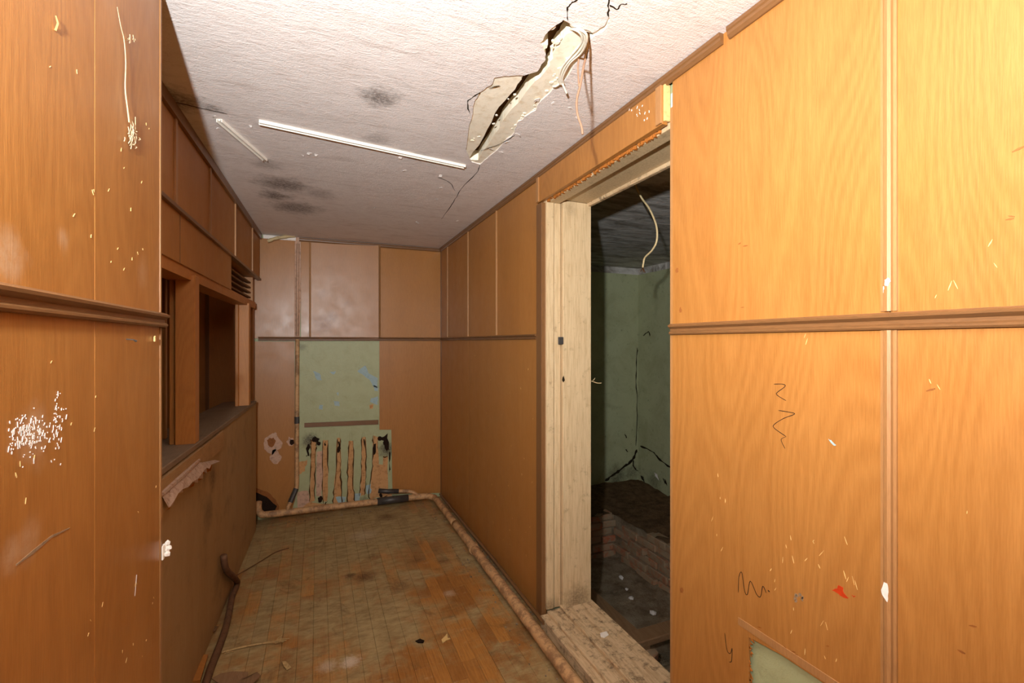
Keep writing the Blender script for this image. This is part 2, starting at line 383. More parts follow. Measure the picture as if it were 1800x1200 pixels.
def rail(prof, axis, a, b, base, z, sgn, z2=None):
    """moulding along x (axis 0) or y (axis 1) from a to b on plane base, protruding by sgn"""
    m = MB(); n = len(prof); z2 = z if z2 is None else z2; vs = []
    for q, zz in ((a, z), (b, z2)):
        for u, h in prof:
            vs.append((q, base+sgn*u, zz+h) if axis == 0 else (base+sgn*u, q, zz+h))
    fs = [(i, (i+1) % n, (i+1) % n+n, i+n) for i in range(n)] + [tuple(range(n)), tuple(reversed(range(n, 2*n)))]
    return m.add(vs, fs)
def vbatten(axis, q, base, z0, z1, sgn, wid=.026, th=.009, dq=0):
    """vertical moulding with a raised round in the middle"""
    prof = [(-.5, 0), (-.5, .45), (-.34, .5), (-.30, .2), (-.24, .2), (-.2, .8), (0, 1), (.2, .8), (.24, .2), (.30, .2), (.34, .5), (.5, .45), (.5, 0)]
    m = MB(); n = len(prof); vs = []
    for zz, dd in ((z0, 0), (z1, dq)):
        for u, h in prof:
            a = q+u*wid+dd; c = base+sgn*h*th
            vs.append((a, c, zz) if axis == 0 else (c, a, zz))
    fs = [(i, (i+1) % n, (i+1) % n+n, i+n) for i in range(n)] + [tuple(range(n)), tuple(reversed(range(n, 2*n)))]
    return m.add(vs, fs)

# ================================================================== STRUCTURE
# ---- floor: parquet staves on a subfloor
floor = struct(MB().box(-.62, 1.13, -1.7, YB+.06, -.08, -.012).build('floor', 'parquet'), 'grimy parquet floor of the corridor', 'floor')
SW, SL = .0715, .36
stave_me = None
for i in range(23):
    x = -.52 + i*SW; y = 1.45 + (i*.137 % 1)*-.3 + random.uniform(-.02, .02)
    if i % 2: y += SL*.5
    while y < YB+.02:
        y1 = min(y+SL, YB+.03)
        if y1 - y > .05:
            full = abs((y1-y)-SL) < 1e-6
            if full and stave_me:
                o = bpy.data.objects.new('parquet_stave', stave_me); COL.objects.link(o)
            else:
                L = y1-y
                o = MB().box(-SW/2+.0004, SW/2-.0004, .0005, L-.0005, -.012, 0).build('parquet_stave', 'parquet', None, bevel=.0008)
                if full: stave_me = o.data
            o.location = (x+SW/2, y, random.uniform(-.0012, .0)); o.rotation_euler = (0, random.uniform(-.006, .006), 0); o.parent = floor
        y = y1

# ---- ceiling with the long crack
def cz(lst, z=CEIL): return [onZ(a, b, z) for a, b in lst]
edgeA = [(829, 285), (819, 264), (823, 236), (829, 209), (835, 176), (844, 162), (863, 150), (869, 137), (885, 134), (921, 133), (944, 126), (950, 117), (959, 105), (958, 93), (949, 76), (958, 62), (979, 43), (990, 35),
         (1006, 47), (1022, 51), (1041, 58), (1062, 46), (1070, 31), (1073, 34), (1064, 52), (1044, 64), (1037, 71), (1030, 91), (1012, 112), (1000, 132), (977, 154), (962, 168), (948, 181), (942, 194), (922, 206), (909, 217), (904, 234), (886, 250), (874, 264), (856, 279), (844, 289)]
crackP = [(826, 283), (852, 244), (872, 202), (899, 169), (919, 143), (922, 135), (946, 129), (959, 108), (958, 96), (965, 82), (952, 77), (959, 65), (979, 52), (982, 43), (990, 38), (1005, 50), (1021, 54), (1041, 60), (1035, 66), (1018, 60), (1004, 56),
          (992, 61), (980, 81), (968, 97), (963, 116), (951, 131), (937, 143), (915, 171), (890, 199), (865, 237), (837, 281)]
holeA = flat(rag(cz(edgeA), .004, 3), 2, CEIL)
crackP = [(a+(3.5 if i > 16 else -2), b+(2 if i > 16 else -1)) for i, (a, b) in enumerate(crackP)]
crack2 = flat(rag(cz(crackP), .004, 3), 2, CEIL+.005)
outer = [(-.9, -1.7, CEIL), (1.13, -1.7, CEIL), (1.13, YB+.06, CEIL), (-.9, YB+.06, CEIL)]
ceil = struct(MB().prism(outer, (0, 0, .005), [holeA]).build('ceiling', 'ceiling'), 'whitewashed mouldy ceiling with a long open crack', 'ceiling')
sub = [onZ(a, b, CEIL+.005) for a, b in ((760, 330), (770, 100), (920, -30), (1140, -30), (1120, 120), (900, 330))]
sub = flat(sub, 2, CEIL+.005)
MB().prism(sub, (0, 0, .05), [crack2]).build('bared_plaster', 'raw_plaster', ceil)['label'] = 'yellowish plaster bared along the crack'
MB().prism([Vector(p)+Vector((0, 0, .05)) for p in sub], (0, 0, .02)).build('crack_void_cap', 'crack', ceil)  # dark cap over the cavity; its colour stands in for the void's darkness
# lumps of plaster left along the crack
m = MB()
for k in range(45):
    u = random.random(); a = Vector((838+u*165, 278-u*215)); side = random.choice((-1, 1, 1))
    q = onZ(a.x+side*random.uniform(8, 26)+(6 if side > 0 else 0), a.y+side*random.uniform(2, 14), CEIL+.005)
    r = random.uniform(.003, .008)
    m.prism([(q.x+math.cos(t_)*r*random.uniform(.6, 1.3), q.y+math.sin(t_)*r*random.uniform(.6, 1.6), CEIL+.0055) for t_ in [k2*math.pi/3 for k2 in range(6)]], (0, 0, -random.uniform(.002, .005)))
o = m.build('plaster_crumbs', 'raw_plaster', ceil); o['kind'] = 'stuff'
# hairline cracks in the whitewash
for pts in ([(844, 162), (832, 170), (822, 180), (826, 200)], [(998, 36), (997, 16), (1004, 6), (1014, 0), (1030, -14)], [(1070, 31), (1069, 18), (1071, 0), (1066, -16)],
            [(1071, 8), (1085, 17), (1092, 8), (1102, 7)], [(844, 290), (836, 306), (812, 330), (803, 345), (790, 365), (776, 385)], [(800, 335), (790, 320), (770, 312)], [(845, 265), (880, 252), (905, 238)],
            [(880, 150), (860, 155)], [(1036, 72), (1032, 95), (1026, 118)], [(300, 178), (355, 190), (400, 200)]):
    P = flat([p for p in smoothpath(cz(pts), 4)], 2, CEIL)
    P = [p+Vector((random.uniform(-1, 1), random.uniform(-1, 1), 0))*.002 for p in P]
    MB().ribbon(P, .0035, (0, 0, -1), .0008, .6).build('hairline_crack', 'crack_line', ceil)
# curled flakes
for (a, b, s) in ((706, 274, .018), (714, 300, .02), (720, 268, .012), (775, 307, .016), (776, 330, .014), (768, 350, .01), (440, 220, .01), (545, 268, .016), (556, 271, .012), (530, 272, .01), (660, 365, .01), (732, 390, .014), (805, 388, .012),
                  (735, 392, .01), (906, 236, .022), (893, 250, .018), (880, 268, .016), (948, 175, .02), (975, 180, .012), (385, 225, .010), (380, 205, .012), (1000, 190, .012), (1012, 205, .01), (862, 262, .014)):
    q = onZ(a, b, CEIL); ang = random.uniform(0, 6.28); c_, s_ = math.cos(ang), math.sin(ang)
    m = MB(); pr = []
    for i in range(4):
        u = i/3; d = s*u; h = -.001 - s*.35*u*u
        wv = s*.6*(1-.3*u)*random.uniform(.7, 1.2)
        pr.append((Vector((q.x+c_*d - s_*wv, q.y+s_*d + c_*wv, CEIL+h)), Vector((q.x+c_*d+s_*wv, q.y+s_*d-c_*wv, CEIL+h))))
    for i in range(3):
        A, B = pr[i]; C, D = pr[i+1]; e = Vector((0, 0, .0012))
        m.hexa((A, B, D, C), (A+e, B+e, D+e, C+e))
    m.build('paint_flake', 'flake', ceil)

# ---- right wall (masonry, seen through the hole and beside the header)
wr = struct(MB().box(1.13, 1.39, -1.7, 1.215, -.7, CEIL).build('wall_right', 'green'), 'panelled wall right of the doorway', 'wall')
wrf = struct(MB().box(1.13, 1.39, 2.235, YB+.06, -.7, CEIL).build('wall_right_far', 'green'), 'panelled wall between the doorway and the corridor end', 'wall')
wrh = struct(MB().box(1.13, 1.39, 1.215, 2.235, 2.30, CEIL).build('wall_right_header', 'green'), 'strip of wall above the doorway', 'wall')
RZ = 1.545
HY, HZ = onX(1316, 1120, XR).y, .69
def xpanel(y0, y1, z0, z1, parent, mat='panel', x=XR, th=.006):
    return MB().box(x, x+th, y0, y1, z0, z1).build('panel', mat, parent, bevel=.0008)
YJ = onX(1182, 600, XR).y; YBT = onX(1564, 600, XR).y
xpanel(YBT+.001, YJ, RZ, CEIL-.001, wr)
xpanel(YBT-.66, YBT-.001, RZ, CEIL-.001, wr); xpanel(YBT-.66, YBT-.001, .0, RZ-.001, wr)
xpanel(-1.7, YBT-.662, RZ, CEIL-.001, wr); xpanel(-1.7, YBT-.662, 0, RZ-.001, wr)
# lower panel with the sawn-out hatch
o = MB().prism([(XR, YBT+.001, 0), (XR, YJ, 0), (XR, YJ, RZ-.001), (XR, YBT+.001, RZ-.001)], (.006, 0, 0),
    [[(XR, YBT+.03, .20), (XR, HY, .20), (XR, HY, HZ-.012), (XR, HY-.10, HZ), (XR, YBT+.03, HZ+.002)]]).build('panel', 'panel', wr)
o['label'] = 'panel with a square hole sawn in it'
MB().box(XR-.0015, XR+.002, YBT+.03, HY+.035, HZ+.004, HZ+.026).build('hole_lip', 'batten', wr, bevel=.001)
m = MB()
for k in range(26):
    yy = HY-.002+random.uniform(-.004, .006); zz = random.uniform(.45, HZ)
    m.prism([(XR+.001, yy, zz), (XR+.001, yy-random.uniform(.003, .012), zz+random.uniform(-.006, .006)), (XR+.001, yy, zz+random.uniform(.004, .012))], (.003, 0, 0))
m.build('frayed_edge', 'fibre', wr)['kind'] = 'stuff'
for z0, z1 in ((0, RZ-.019), (RZ+.021, CEIL-.02)):
    vbatten(1, YBT, XR, z0, z1, -1, .03, .010).build('batten', 'batten', wr)
    vbatten(1, YBT-.66, XR, z0, z1, -1, .03, .010).build('batten', 'batten', wr)
rail(RAILPROF, 1, -1.7, YJ+.004, XR, RZ, -1).build('chair_rail', 'trim_y', wr)
CORN = [(0, -.032), (.006, -.032), (.013, -.022), (.014, -.014), (.018, -.010), (.018, 0), (0, 0)]
yc1, yc2 = onX(1272, 45, XR).y, onX(1284, 40, XR).y
rail(CORN, 1, -1.7, yc2, XR, CEIL-.002, -1).build('cornice', 'trim_y', wr)
rail(CORN, 1, yc1, YJ+.01, XR, CEIL-.002, -1).build('cornice', 'trim_y', wr)
MB().box(XR+.001, 1.125, YJ, YJ+.012, 0.09, 2.30).build('edge_strip', 'batten', wr)

# far right panels
def yx(px): return onX(px, 600, XR).y
RZF = 1.533
ys = [2.262] + [yx(a) for a in (873, 823, 787)] + [YB]
for i in range(4):
    y0, y1 = ys[i]+.001, ys[i+1]-.001
    xpanel(y0, y1, RZF, CEIL-.001, wrf, 'panel_far')
ysl = [2.262, yx(823), yx(787), YB]
for i in range(3): xpanel(ysl[i]+.001, ysl[i+1]-.001, .03, RZF-.001, wrf, 'panel_far')
for a in (873, 823, 787): vbatten(1, yx(a), XR, RZF+.018, CEIL-.03, -1, .024, .008).build('batten', 'batten', wrf)
MB().box(XR-.003, XR, YB-.03, YB, .03, CEIL-.02).build('corner_strip', 'trim', wrf)
rail([(u*.85, h*.8) for u, h in RAILPROF], 1, 2.29, YB, XR, RZF, -1).build('chair_rail', 'trim_y', wrf)
rail(CORN, 1, YJ+.01, YB, XR, CEIL-.002, -1).build('cornice', 'trim_y', wrf)
# loose quarter-round at the foot
bb = struct(MB().tube([(XR-.012, YB-.02, .03), (XR-.014, 3.6, .034), (XR-.018, 2.9, .045), (XR-.03, 2.15, .05)], [.010, .011, .011, .011], 6).build('baseboard_right', 'trim_y'), 'loose thin brown skirting strip behind the floor pipe', 'baseboard')
MB().box(XR-.005, XR+.012, 2.262, YB, 0, .03).build('skirting', 'timber', bb)

# ---- doorway
door = empty('door_1', (1.25, 2.2, .085)); struct(door, 'beige painted door frame without a door', 'door frame')
yj = 2.19
def dpart(mb, name, mat, bevel=.002): return under(mb.build(name, mat, None, bevel=bevel), door)
dpart(MB().box(1.095, 1.128, 2.205, 2.27, .03, 2.245), 'casing', 'trim')
dpart(MB().box(1.118, 1.162, yj, 2.24, .085, 2.26), 'jamb', 'beige')
dpart(MB().box(1.167, 1.204, yj+.004, 2.24, .085, 2.26), 'jamb_stop', 'beige')
dpart(MB().box(1.21, 1.385, yj-.012, 2.24, .075, 2.26), 'jamb', 'beige')
dpart(MB().box(1.125, 1.385, 1.205, 1.228, .06, 2.26), 'jamb', 'beige')
dpart(MB().box(1.195, 1.365, 1.222, yj, 2.262, 2.31), 'lintel', 'beige', .003)
dpart(MB().box(1.128, 1.195, 1.222, yj, 2.243, 2.30), 'lintel_stop', 'beige', .002)
dpart(MB().box(1.365, 1.388, 1.222, yj, 2.246, 2.30), 'lintel_edge', 'sill_paint', .003)
m = MB()
for k in range(160):                                  # frayed fibreboard under the header
    yy = 1.30+random.random()*.93; m.prism([(1.120+random.random()*.006, yy, 2.254), (1.119, yy+.012, 2.254), (1.126+random.random()*.012, yy+random.uniform(.003, .02), 2.252)], (0, 0, -random.uniform(.004, .014)))
o = dpart(m, 'frayed_fibreboard', 'fibre', 0); o['kind'] = 'stuff'
# threshold in steps
dpart(MB().box(1.085, 1.128, 1.2, 2.2, 0, .062), 'threshold_nosing', 'sill_paint', .004)
dpart(MB().box(1.125, 1.20, 1.2, 2.2, .0, .078), 'threshold', 'sill_paint', .004)
dpart(MB().box(1.20, 1.215, 1.2, 2.2, .0, .092), 'threshold_bead', 'sill_paint', .003)
dpart(MB().box(1.213, 1.40, 1.2, 2.2, -.1, .082), 'threshold', 'sill_paint', .004)
# strike plate and chip
q = onY(986, 598, yj-.008)
dpart(MB().box(q.x-.016, q.x+.016, yj-.012, yj-.003, q.z-.022, q.z+.018), 'strike_plate', 'steel', .002)
q = onY(990, 666, yj-.012); dpart(MB().prism([(q.x+a*.012, yj-.0125, q.z+b*.018) for a, b in ((-.6, -.3), (0, -1), (.8, -.4), (.5, .3), (.1, 1), (-.4, .4))], (0, -.001, 0)), 'chipped_hole', 'crack_line', 0)
# header panel
hd = empty('trim_1', (1.11, 1.76, 2.25)); struct(hd, 'varnished fascia board over the doorway', 'fascia')
def hpart(mb, name, mat, bevel=.001): return under(mb.build(name, mat, None, bevel=bevel), hd)
hpart(MB().box(1.096, 1.118, 1.272, 2.262, 2.253, CEIL-.03), 'fascia_panel', 'panel')
hpart(MB().box(1.088, 1.097, 1.272, 1.300, 2.256, CEIL-.03), 'end_strip', 'batten')
hpart(MB().box(1.090, 1.097, 2.236, 2.262, 2.256, CEIL-.03), 'end_strip', 'batten')
hpart(MB().box(1.098, 1.122, 1.262, 1.271, 2.262, CEIL-.03), 'edge_strip', 'chip')
hpart(MB().box(1.122, 1.135, 1.242, 1.262, 2.255, CEIL-.06), 'paint_strip', 'blue_paint')

# ---- back wall
wb = struct(MB().box(-.7, 1.13, YB+.012, YB+.10, -.02, CEIL).build('wall_back', 'green'), 'end wall of the corridor with panels and a bared green patch', 'wall')
def xy(px, py=600): return onY(px, py, YB).x
RB = 1.535
def ypanel(x0, x1, z0, z1, mat='panel_back', parent=wb):
    return MB().box(x0, x1, YB, YB+.006, z0, z1).build('panel', mat, parent, bevel=.0008)
zt = CEIL-.004
ypanel(-.60, xy(518), RB, CEIL-.03); ypanel(xy(529), xy(545)-.001, RB, zt); MB().hexa([(xy(546), YB, RB), (xy(665), YB-.012, RB), (xy(665), YB-.014, zt), (xy(546), YB-.002, zt)], [(xy(546), YB+.006, RB), (xy(665), YB-.006, RB), (xy(665), YB-.008, zt), (xy(546), YB+.004, zt)]).build('panel', 'panel_gloss', wb)
ypanel(xy(668), 1.11, RB, zt)
for a, th in ((545, .008), (667, .021)): vbatten(0, xy(a), YB, RB+.016, zt-.01, -1, .018, th).build('batten', 'batten', wb)
# lower left panel with burnt corner
bl = [(447, 600), (518, 600), (518, 880), (512, 900), (498, 905), (483, 905), (487, 888), (470, 872), (447, 862)]
MB().prism(flat([onY(a, b, YB) for a, b in bl], 1, YB), (0, .006, 0)).build('panel', 'panel_far', wb)
br_ = [(667, 599), (776, 598), (776, 866), (690, 868), (688, 755), (667, 755)]
MB().prism(flat([onY(a, b, YB) for a, b in br_], 1, YB), (0, .006, 0)).build('panel', 'panel_far', wb)
rail([(u, h*.9) for u, h in RAILPROF], 0, -.46, 1.11, YB, RB-.002, -1).build('chair_rail', 'trim_x', wb)
rail(CORN, 0, xy(526), 1.11, YB, CEIL-.004, -1).build('cornice', 'trim_x', wb)
MB().box(xy(463), xy(520), YB-.01, YB+.01, CEIL-.035, CEIL-.004).build('paper_strip', 'white_paint', wb)
# strip of bare plaster beside the left panel
MB().prism(rag(flat([onY(a, b, YB+.011) for a, b in ((518, 414), (530, 416), (530, 500), (528, 560), (527, 592), (517, 592))], 1, YB+.010), .002), (0, -.0015, 0)).build('bared_plaster', 'pink_plaster', wb)
# nailed batten above the radiator mark
a, b = onY(535, 747, YB), onY(665, 742, YB)
MB().hexa([(a.x, YB-.008, a.z-.018), (b.x, YB-.008, b.z-.018), (b.x, YB-.008, b.z+.022), (a.x, YB-.008, a.z+.018)], [(a.x, YB+.013, a.z-.018), (b.x, YB+.013, b.z-.018), (b.x, YB+.013, b.z+.022), (a.x, YB+.013, a.z+.018)]).build('nailed_batten', 'trim_x', wb)['label'] = 'short worn batten nailed over the green paint'
YG = YB+.012
# radiator ghost: bared plaster stripes
def gd(name, px, mat, d, amp=.006, label=None):
    pts = flat(rag(flat([onY(x_, y_, YG) for x_, y_ in px], 1, YG), amp), 1, YG)
    o = MB().prism(pts, (0, -d, 0)).build(name, mat, wb)
    if label: o['label'] = label
for px in ([(546, 772), (556, 775), (555, 800), (553, 880), (544, 882), (547, 800)], [(568, 773), (576, 773), (577, 830), (575, 880), (567, 880)], [(592, 770), (599, 770), (599, 830), (602, 885), (585, 885), (590, 830)],
           [(613, 775), (621, 775), (621, 850), (624, 888), (610, 888), (611, 830)], [(636, 768), (643, 768), (643, 830), (641, 870), (632, 872), (635, 820)], [(656, 765), (665, 768), (666, 800), (682, 802), (682, 870), (650, 878), (655, 810)],
           [(525, 812), (540, 808), (536, 828), (525, 834)]):
    gd('plaster_stripe', px, 'bare_plaster', .002)
    if len(px) > 4 and px[0][0] > 530:
        for side in (px[:len(px)//2+1][1:], (px[len(px)//2:]+px[:1])[1:]):
            P = smoothpath([onY(x_, y_, YG-.0022) for x_, y_ in side], 7); P = [q+Vector((random.uniform(-1, 1)*.006, 0, random.uniform(-1, 1)*.006)) for q in P]
            MB().ribbon(P, .007, (0, -1, 0), .0012, .9).build('dirt_shade_edge', 'brown_dirt_shade', wb)  # dark rims of the stripes: part dirt, part painted shadow
gd('plaster_band', [(528, 893), (545, 882), (600, 888), (650, 880), (688, 866), (690, 885), (600, 900), (528, 912)], 'bare_plaster', .003, .008)
gd('plaster_stripe', [(557, 794), (568, 792), (567, 850), (565, 872), (556, 872)], 'pink_plaster', .0022)
gd('plaster_patch', [(523, 865), (541, 862), (545, 880), (530, 895), (523, 892)], 'pink_plaster', .002)
gd('paint_flake', [(664, 774), (673, 774), (673, 816), (666, 816)], 'green', .004, .003)
for px in ([(590, 873), (608, 873), (606, 882), (598, 888)], [(622, 868), (634, 866), (632, 880), (626, 890)], [(643, 853), (652, 850), (652, 866), (645, 868)]): gd('blue_patch', px, 'blue_paint', .0025, .006)
for px in ([(628, 652), (642, 642), (648, 656), (664, 664), (663, 682), (655, 678), (650, 668), (640, 660)], [(652, 700), (664, 696), (664, 712), (650, 706)], [(550, 652), (562, 656), (566, 668), (558, 668)], [(579, 654), (590, 652), (587, 658)],
           [(586, 704), (597, 706), (596, 714), (588, 712)], [(561, 712), (568, 712), (567, 720), (561, 719)], [(591, 690), (595, 688), (595, 696)], [(657, 676), (664, 680), (664, 688), (658, 686)]): gd('blue_patch', px, 'blue_paint', .0012, .004)
gd('plaster_patch', [(649, 712), (656, 710), (655, 718), (650, 719)], 'bare_plaster', .0012, .003)
for px in ([(540, 780), (545, 776), (545, 800), (540, 806), (538, 795)], [(660, 770), (684, 756), (687, 790), (682, 800), (672, 772)], [(548, 762), (565, 770), (562, 784), (552, 778)], [(593, 772), (597, 772), (598, 796), (592, 798)], [(638, 770), (641, 770), (641, 790)], [(683, 790), (687, 790), (687, 830), (684, 836)],
           [(569, 780), (574, 774), (574, 783)], [(656, 780), (662, 778), (660, 800), (655, 800)], [(560, 872), (568, 870), (566, 885), (558, 884)], [(665, 868), (672, 866), (672, 878), (666, 880)]): gd('soot_mark', [(sum(q[0] for q in px)/len(px)*.35+x_*.65, sum(q[1] for q in px)/len(px)*.25+y_*.75) for x_, y_ in px], 'soot_black', .003, .012)
for a in (571, 595, 617, 639, 659):
    MB().tube(smoothpath([onY(a-2, 775, YG), onY(a-2.5, 764, YG), onY(a, 759, YG), onY(a+2.5, 764, YG), onY(a+2, 775, YG)], 3), .0025, 5).build('paint_ridge', 'green', wb)
# stubs of the torn-off radiator brackets
for (a, b, s) in ((549, 895, .028), (560, 893, .018), (552, 772, .022), (560, 779, .02), (668, 770, .024), (676, 778, .018), (668, 876, .016)):
    c = onY(a, b, YG)
    m = MB(); n = 7
    for k in range(3):
        th = random.uniform(0, 6.28); pp = [c+Vector((math.cos(th+q)*s*random.uniform(.5, 1.1), 0, math.sin(th+q)*s*random.uniform(.5, 1.1))) for q in [j*6.28/n for j in range(n)]]
        m.prism(flat(pp, 1, YG), (0, -s*(.3+.3*k), 0))
    m.build('plaster_lump', 'bare_plaster' if b > 850 else 'soot_black', wb)
# damage on the lower left panel
decal('scraped_patch', blob((479, 778), 14, 17), onY, YB, (0, -.0008, 0), 'pink_plaster', wb, .003)
decal('scraped_core', blob((477, 777), 7, 7), onY, YB-.0008, (0, -.0006, 0), 'brown_smudge', wb, .003)
decal('scraped_patch', blob((484, 803), 9, 11), onY, YB, (0, -.0008, 0), 'pink_plaster', wb, .003)
decal('scraped_patch', blob((511, 776), 7, 8), onY, YB, (0, -.0008, 0), 'pink_plaster', wb, .002)
decal('scraped_core', blob((513, 777), 4, 5), onY, YB-.0008, (0, -.0006, 0), 'soot_black', wb, .002)
decal('burnt_edge', [(447, 856), (470, 864), (485, 878), (491, 890), (486, 906), (480, 906), (487, 889), (469, 873), (447, 864)], onY, YB, (0, -.001, 0), 'brown_smudge', wb, .003)
decal('burnt_hole', [(447, 862), (470, 872), (487, 888), (483, 905), (470, 908), (447, 900)], onY, YG, (0, -.004, 0), 'soot_black', wb, .004)

# ---- wall behind the photographer, closing the corridor
struct(MB().box(-.9, 1.4, -1.78, -1.7, -.02, CEIL).build('wall_rear', 'panel'), 'panelled wall behind the photographer', 'wall')

# ---- near left wall
wl = struct(MB().box(-.9, XN-.006, -1.7, 1.40, -.02, CEIL).build('wall_left_near', 'plywood'), 'varnished panelled partition on the left with a moulded rail', 'wall')
def lpanel(y0, y1, z0, z1): return MB().box(XN-.006, XN, y0, y1, z0, z1).build('panel', 'panel_left', wl, bevel=.0012)
YE = onX(281, 600, XN).y; YS = onX(166, 600, XN).y; RLZ = 1.5+.0575
lpanel(YS+.0008, YE, RLZ, CEIL-.002); lpanel(YS+.0008, YE-.003, 0, RLZ-.001); lpanel(.42, YS-.0008, RLZ, CEIL-.002); lpanel(.42, YS-.0008, 0, RLZ-.001)
lpanel(-1.7, .418, RLZ, CEIL-.002); lpanel(-1.7, .418, 0, RLZ-.001)
rail(RAILPROF, 1, -1.7, YE+.022, XN, RLZ, 1).build('chair_rail', 'trim_y', wl)
MB().box(XN-.012, XN+.0012, YE-.001, YE+.012, 0, RLZ-.02).build('edge_strip', 'batten', wl)
MB().box(XN-.012, XN+.0012, YE-.001, YE+.010, RLZ+.02, CEIL-.002).build('edge_strip', 'batten', wl)

# ---- kiosk front on the left: bulkhead, posts, counter
kl = struct(MB().hexa([(XL(1.4)-.006, 1.4, 2.03), (XL(4.38)-.006, 4.38, 2.03), (XL(4.38)-.10, 4.38, 2.03), (XL(1.4)-.10, 1.4, 2.03)],
                      [(XL(1.4)-.006, 1.4, CEIL), (XL(4.38)-.006, 4.38, CEIL), (XL(4.38)-.10, 4.38, CEIL), (XL(1.4)-.10, 1.4, CEIL)]).build('wall_left', 'panel_dark'), 'kiosk front on the left with an open serving hatch', 'wall')
def lx(px, py=500): return onL(px, py).y
def lslab(y0, y1, z0, z1, name, mat, th=.006, out=0, parent=kl, bevel=.0008):
    a = [(XL(y0)+out, y0, z0), (XL(y1)+out, y1, z0), (XL(y1)+out, y1, z1), (XL(y0)+out, y0, z1)]
    b = [(x-th, y, z) for x, y, z in a]
    return MB().hexa(a, b).build(name, mat, parent, bevel=bevel)
by = [1.42]+[lx(p) for p in (307, 368, 413, 443)]+[4.39]
for i in range(5): lslab(by[i]+.001, by[i+1]-.001, 2.035, CEIL-.002, 'panel', 'panel_dark')
for i in range(1, 5): lslab(by[i]-.012, by[i]+.012, 2.03, CEIL-.04, 'batten', 'batten', .008, .008)
lslab(1.42, 4.39, CEIL-.05, CEIL-.002, 'cornice', 'trim_y', .016, .016)
lslab(1.42, 4.38, 2.020, 2.036, 'lower_moulding', 'trim_y', .03, .012)
ye = lx(408, 480)
lslab(1.42, ye, 1.822, 2.022, 'fascia_panel', 'panel_dark', .012, -.004)
lslab(lx(318, 440), lx(318, 440)+.004, 1.824, 2.02, 'panel_joint', 'trim', .002, -.0025, bevel=0)
lslab(1.42, 4.27, 1.775, 1.826, 'head_beam', 'pine_y', .09, -.012)
for k, zz in enumerate((1.86, 1.90, 1.94, 1.98)): lslab(ye+.01, 4.3, zz, zz+.012, 'lath', 'timber', .03, -.05)
# posts
def post(px0, px1, y, z0, z1, name, mat, depth=.08):
    x0, x1 = onY(px0, 600, y).x, onY(px1, 600, y).x
    return MB().box(x0, x1, y, y+depth, z0, z1).build(name, mat, kl, bevel=.003)
post(307, 343, 2.44, 1.05, 1.80, 'post', 'pine'); post(297, 307, 2.46, 1.05, 1.80, 'post_lath', 'pine', .05)
post(419.5, 438, 3.88, 1.03, 1.79, 'post', 'pine'); post(413, 419, 3.86, 1.03, 1.79, 'post_lath', 'pine', .05)
post(283.5, 291, 2.62, 1.05, 1.80, 'post_lath', 'panel_dark', .03)
# counter
cp = lslab(1.42, 4.22, .0, 1.018, 'counter_panel', 'plywood', .012, -.002)
a = [(XL(1.42)-.30, 1.42, 1.022), (XL(4.20)-.22, 4.20, 1.012), (XL(4.20)+.004, 4.20, 1.012), (XL(1.42)+.012, 1.42, 1.034)]
MB().hexa(a, [(x, y, z+.026) for x, y, z in a]).build('counter_top', 'sill_wood', kl, bevel=.003)
y350, y390 = lx(349, 790), lx(388, 760)
lslab(1.42, y350-.004, .90, 1.022, 'apron_board', 'apron', .018, .018); lslab(y350+.004, y390, .925, 1.018, 'apron_board', 'apron', .014, .014)
decal_l = [(283, 866), (300, 850), (325, 828), (348, 811), (357, 812), (378, 808), (378, 811), (362, 817), (355, 825), (349, 823), (353, 832), (343, 830), (346, 842), (334, 842), (337, 849), (324, 848), (318, 857), (305, 861), (310, 866), (298, 868), (290, 880), (292, 888), (283, 893)]
o = MB().prism([onL(x_, y_, .016) + Vector((.0 if k < 6 else .02+random.uniform(0, .015), 0, 0)) for k, (x_, y_) in enumerate(decal_l)], (-.003, 0, 0)).build('splintered_veneer', 'splinter', kl)
o['label'] = 'pale splintered veneer torn from the counter front'
o = MB().tube([onL(284, 868, .02), onL(318, 838, .022), onL(350, 808, .02)], [.008, .009, .006], 5).build('loose_strip', 'splinter', kl)
m = MB()
for (x_, y_) in ((300, 868), (330, 850), (345, 838), (360, 823), (288, 890)):
    m.prism([onL(x_, y_, .0), onL(x_+14, y_-12, .0), onL(x_+10, y_+4, .0), onL(x_-2, y_+9, .0)], (.001, 0, 0))
m.build('bared_wood', 'fibre', kl)
# kiosk interior
ki = struct(MB().box(-2.2, -.485, 4.30, 4.38, -.02, CEIL).build('wall_kiosk_back', 'panel_dark'), 'dark brown panelling inside the serving hatch', 'wall')
struct(MB().box(-2.26, -2.2, 1.4, 4.38, -.02, CEIL).build('wall_kiosk_left', 'panel_dark'), 'far side wall inside the kiosk', 'wall')
struct(MB().box(-2.2, -.9, 1.34, 1.40, -.02, CEIL).build('wall_kiosk_front', 'panel_dark'), 'near side wall inside the kiosk', 'wall')
struct(MB().box(-2.26, -.62, 1.3, 4.38, -.08, -.012).build('floor_kiosk', 'dirt'), 'bare dusty floor inside the kiosk', 'floor')
struct(MB().box(-2.26, -.9, 1.3, 4.5, CEIL, CEIL+.06).build('ceiling_kiosk', 'soot'), 'sooty ceiling inside the kiosk', 'ceiling')
for xx in (-1.75, -1.25, -.8): MB().box(xx-.012, xx+.012, 4.29, 4.301, 0, CEIL-.02).build('batten', 'trim', ki)

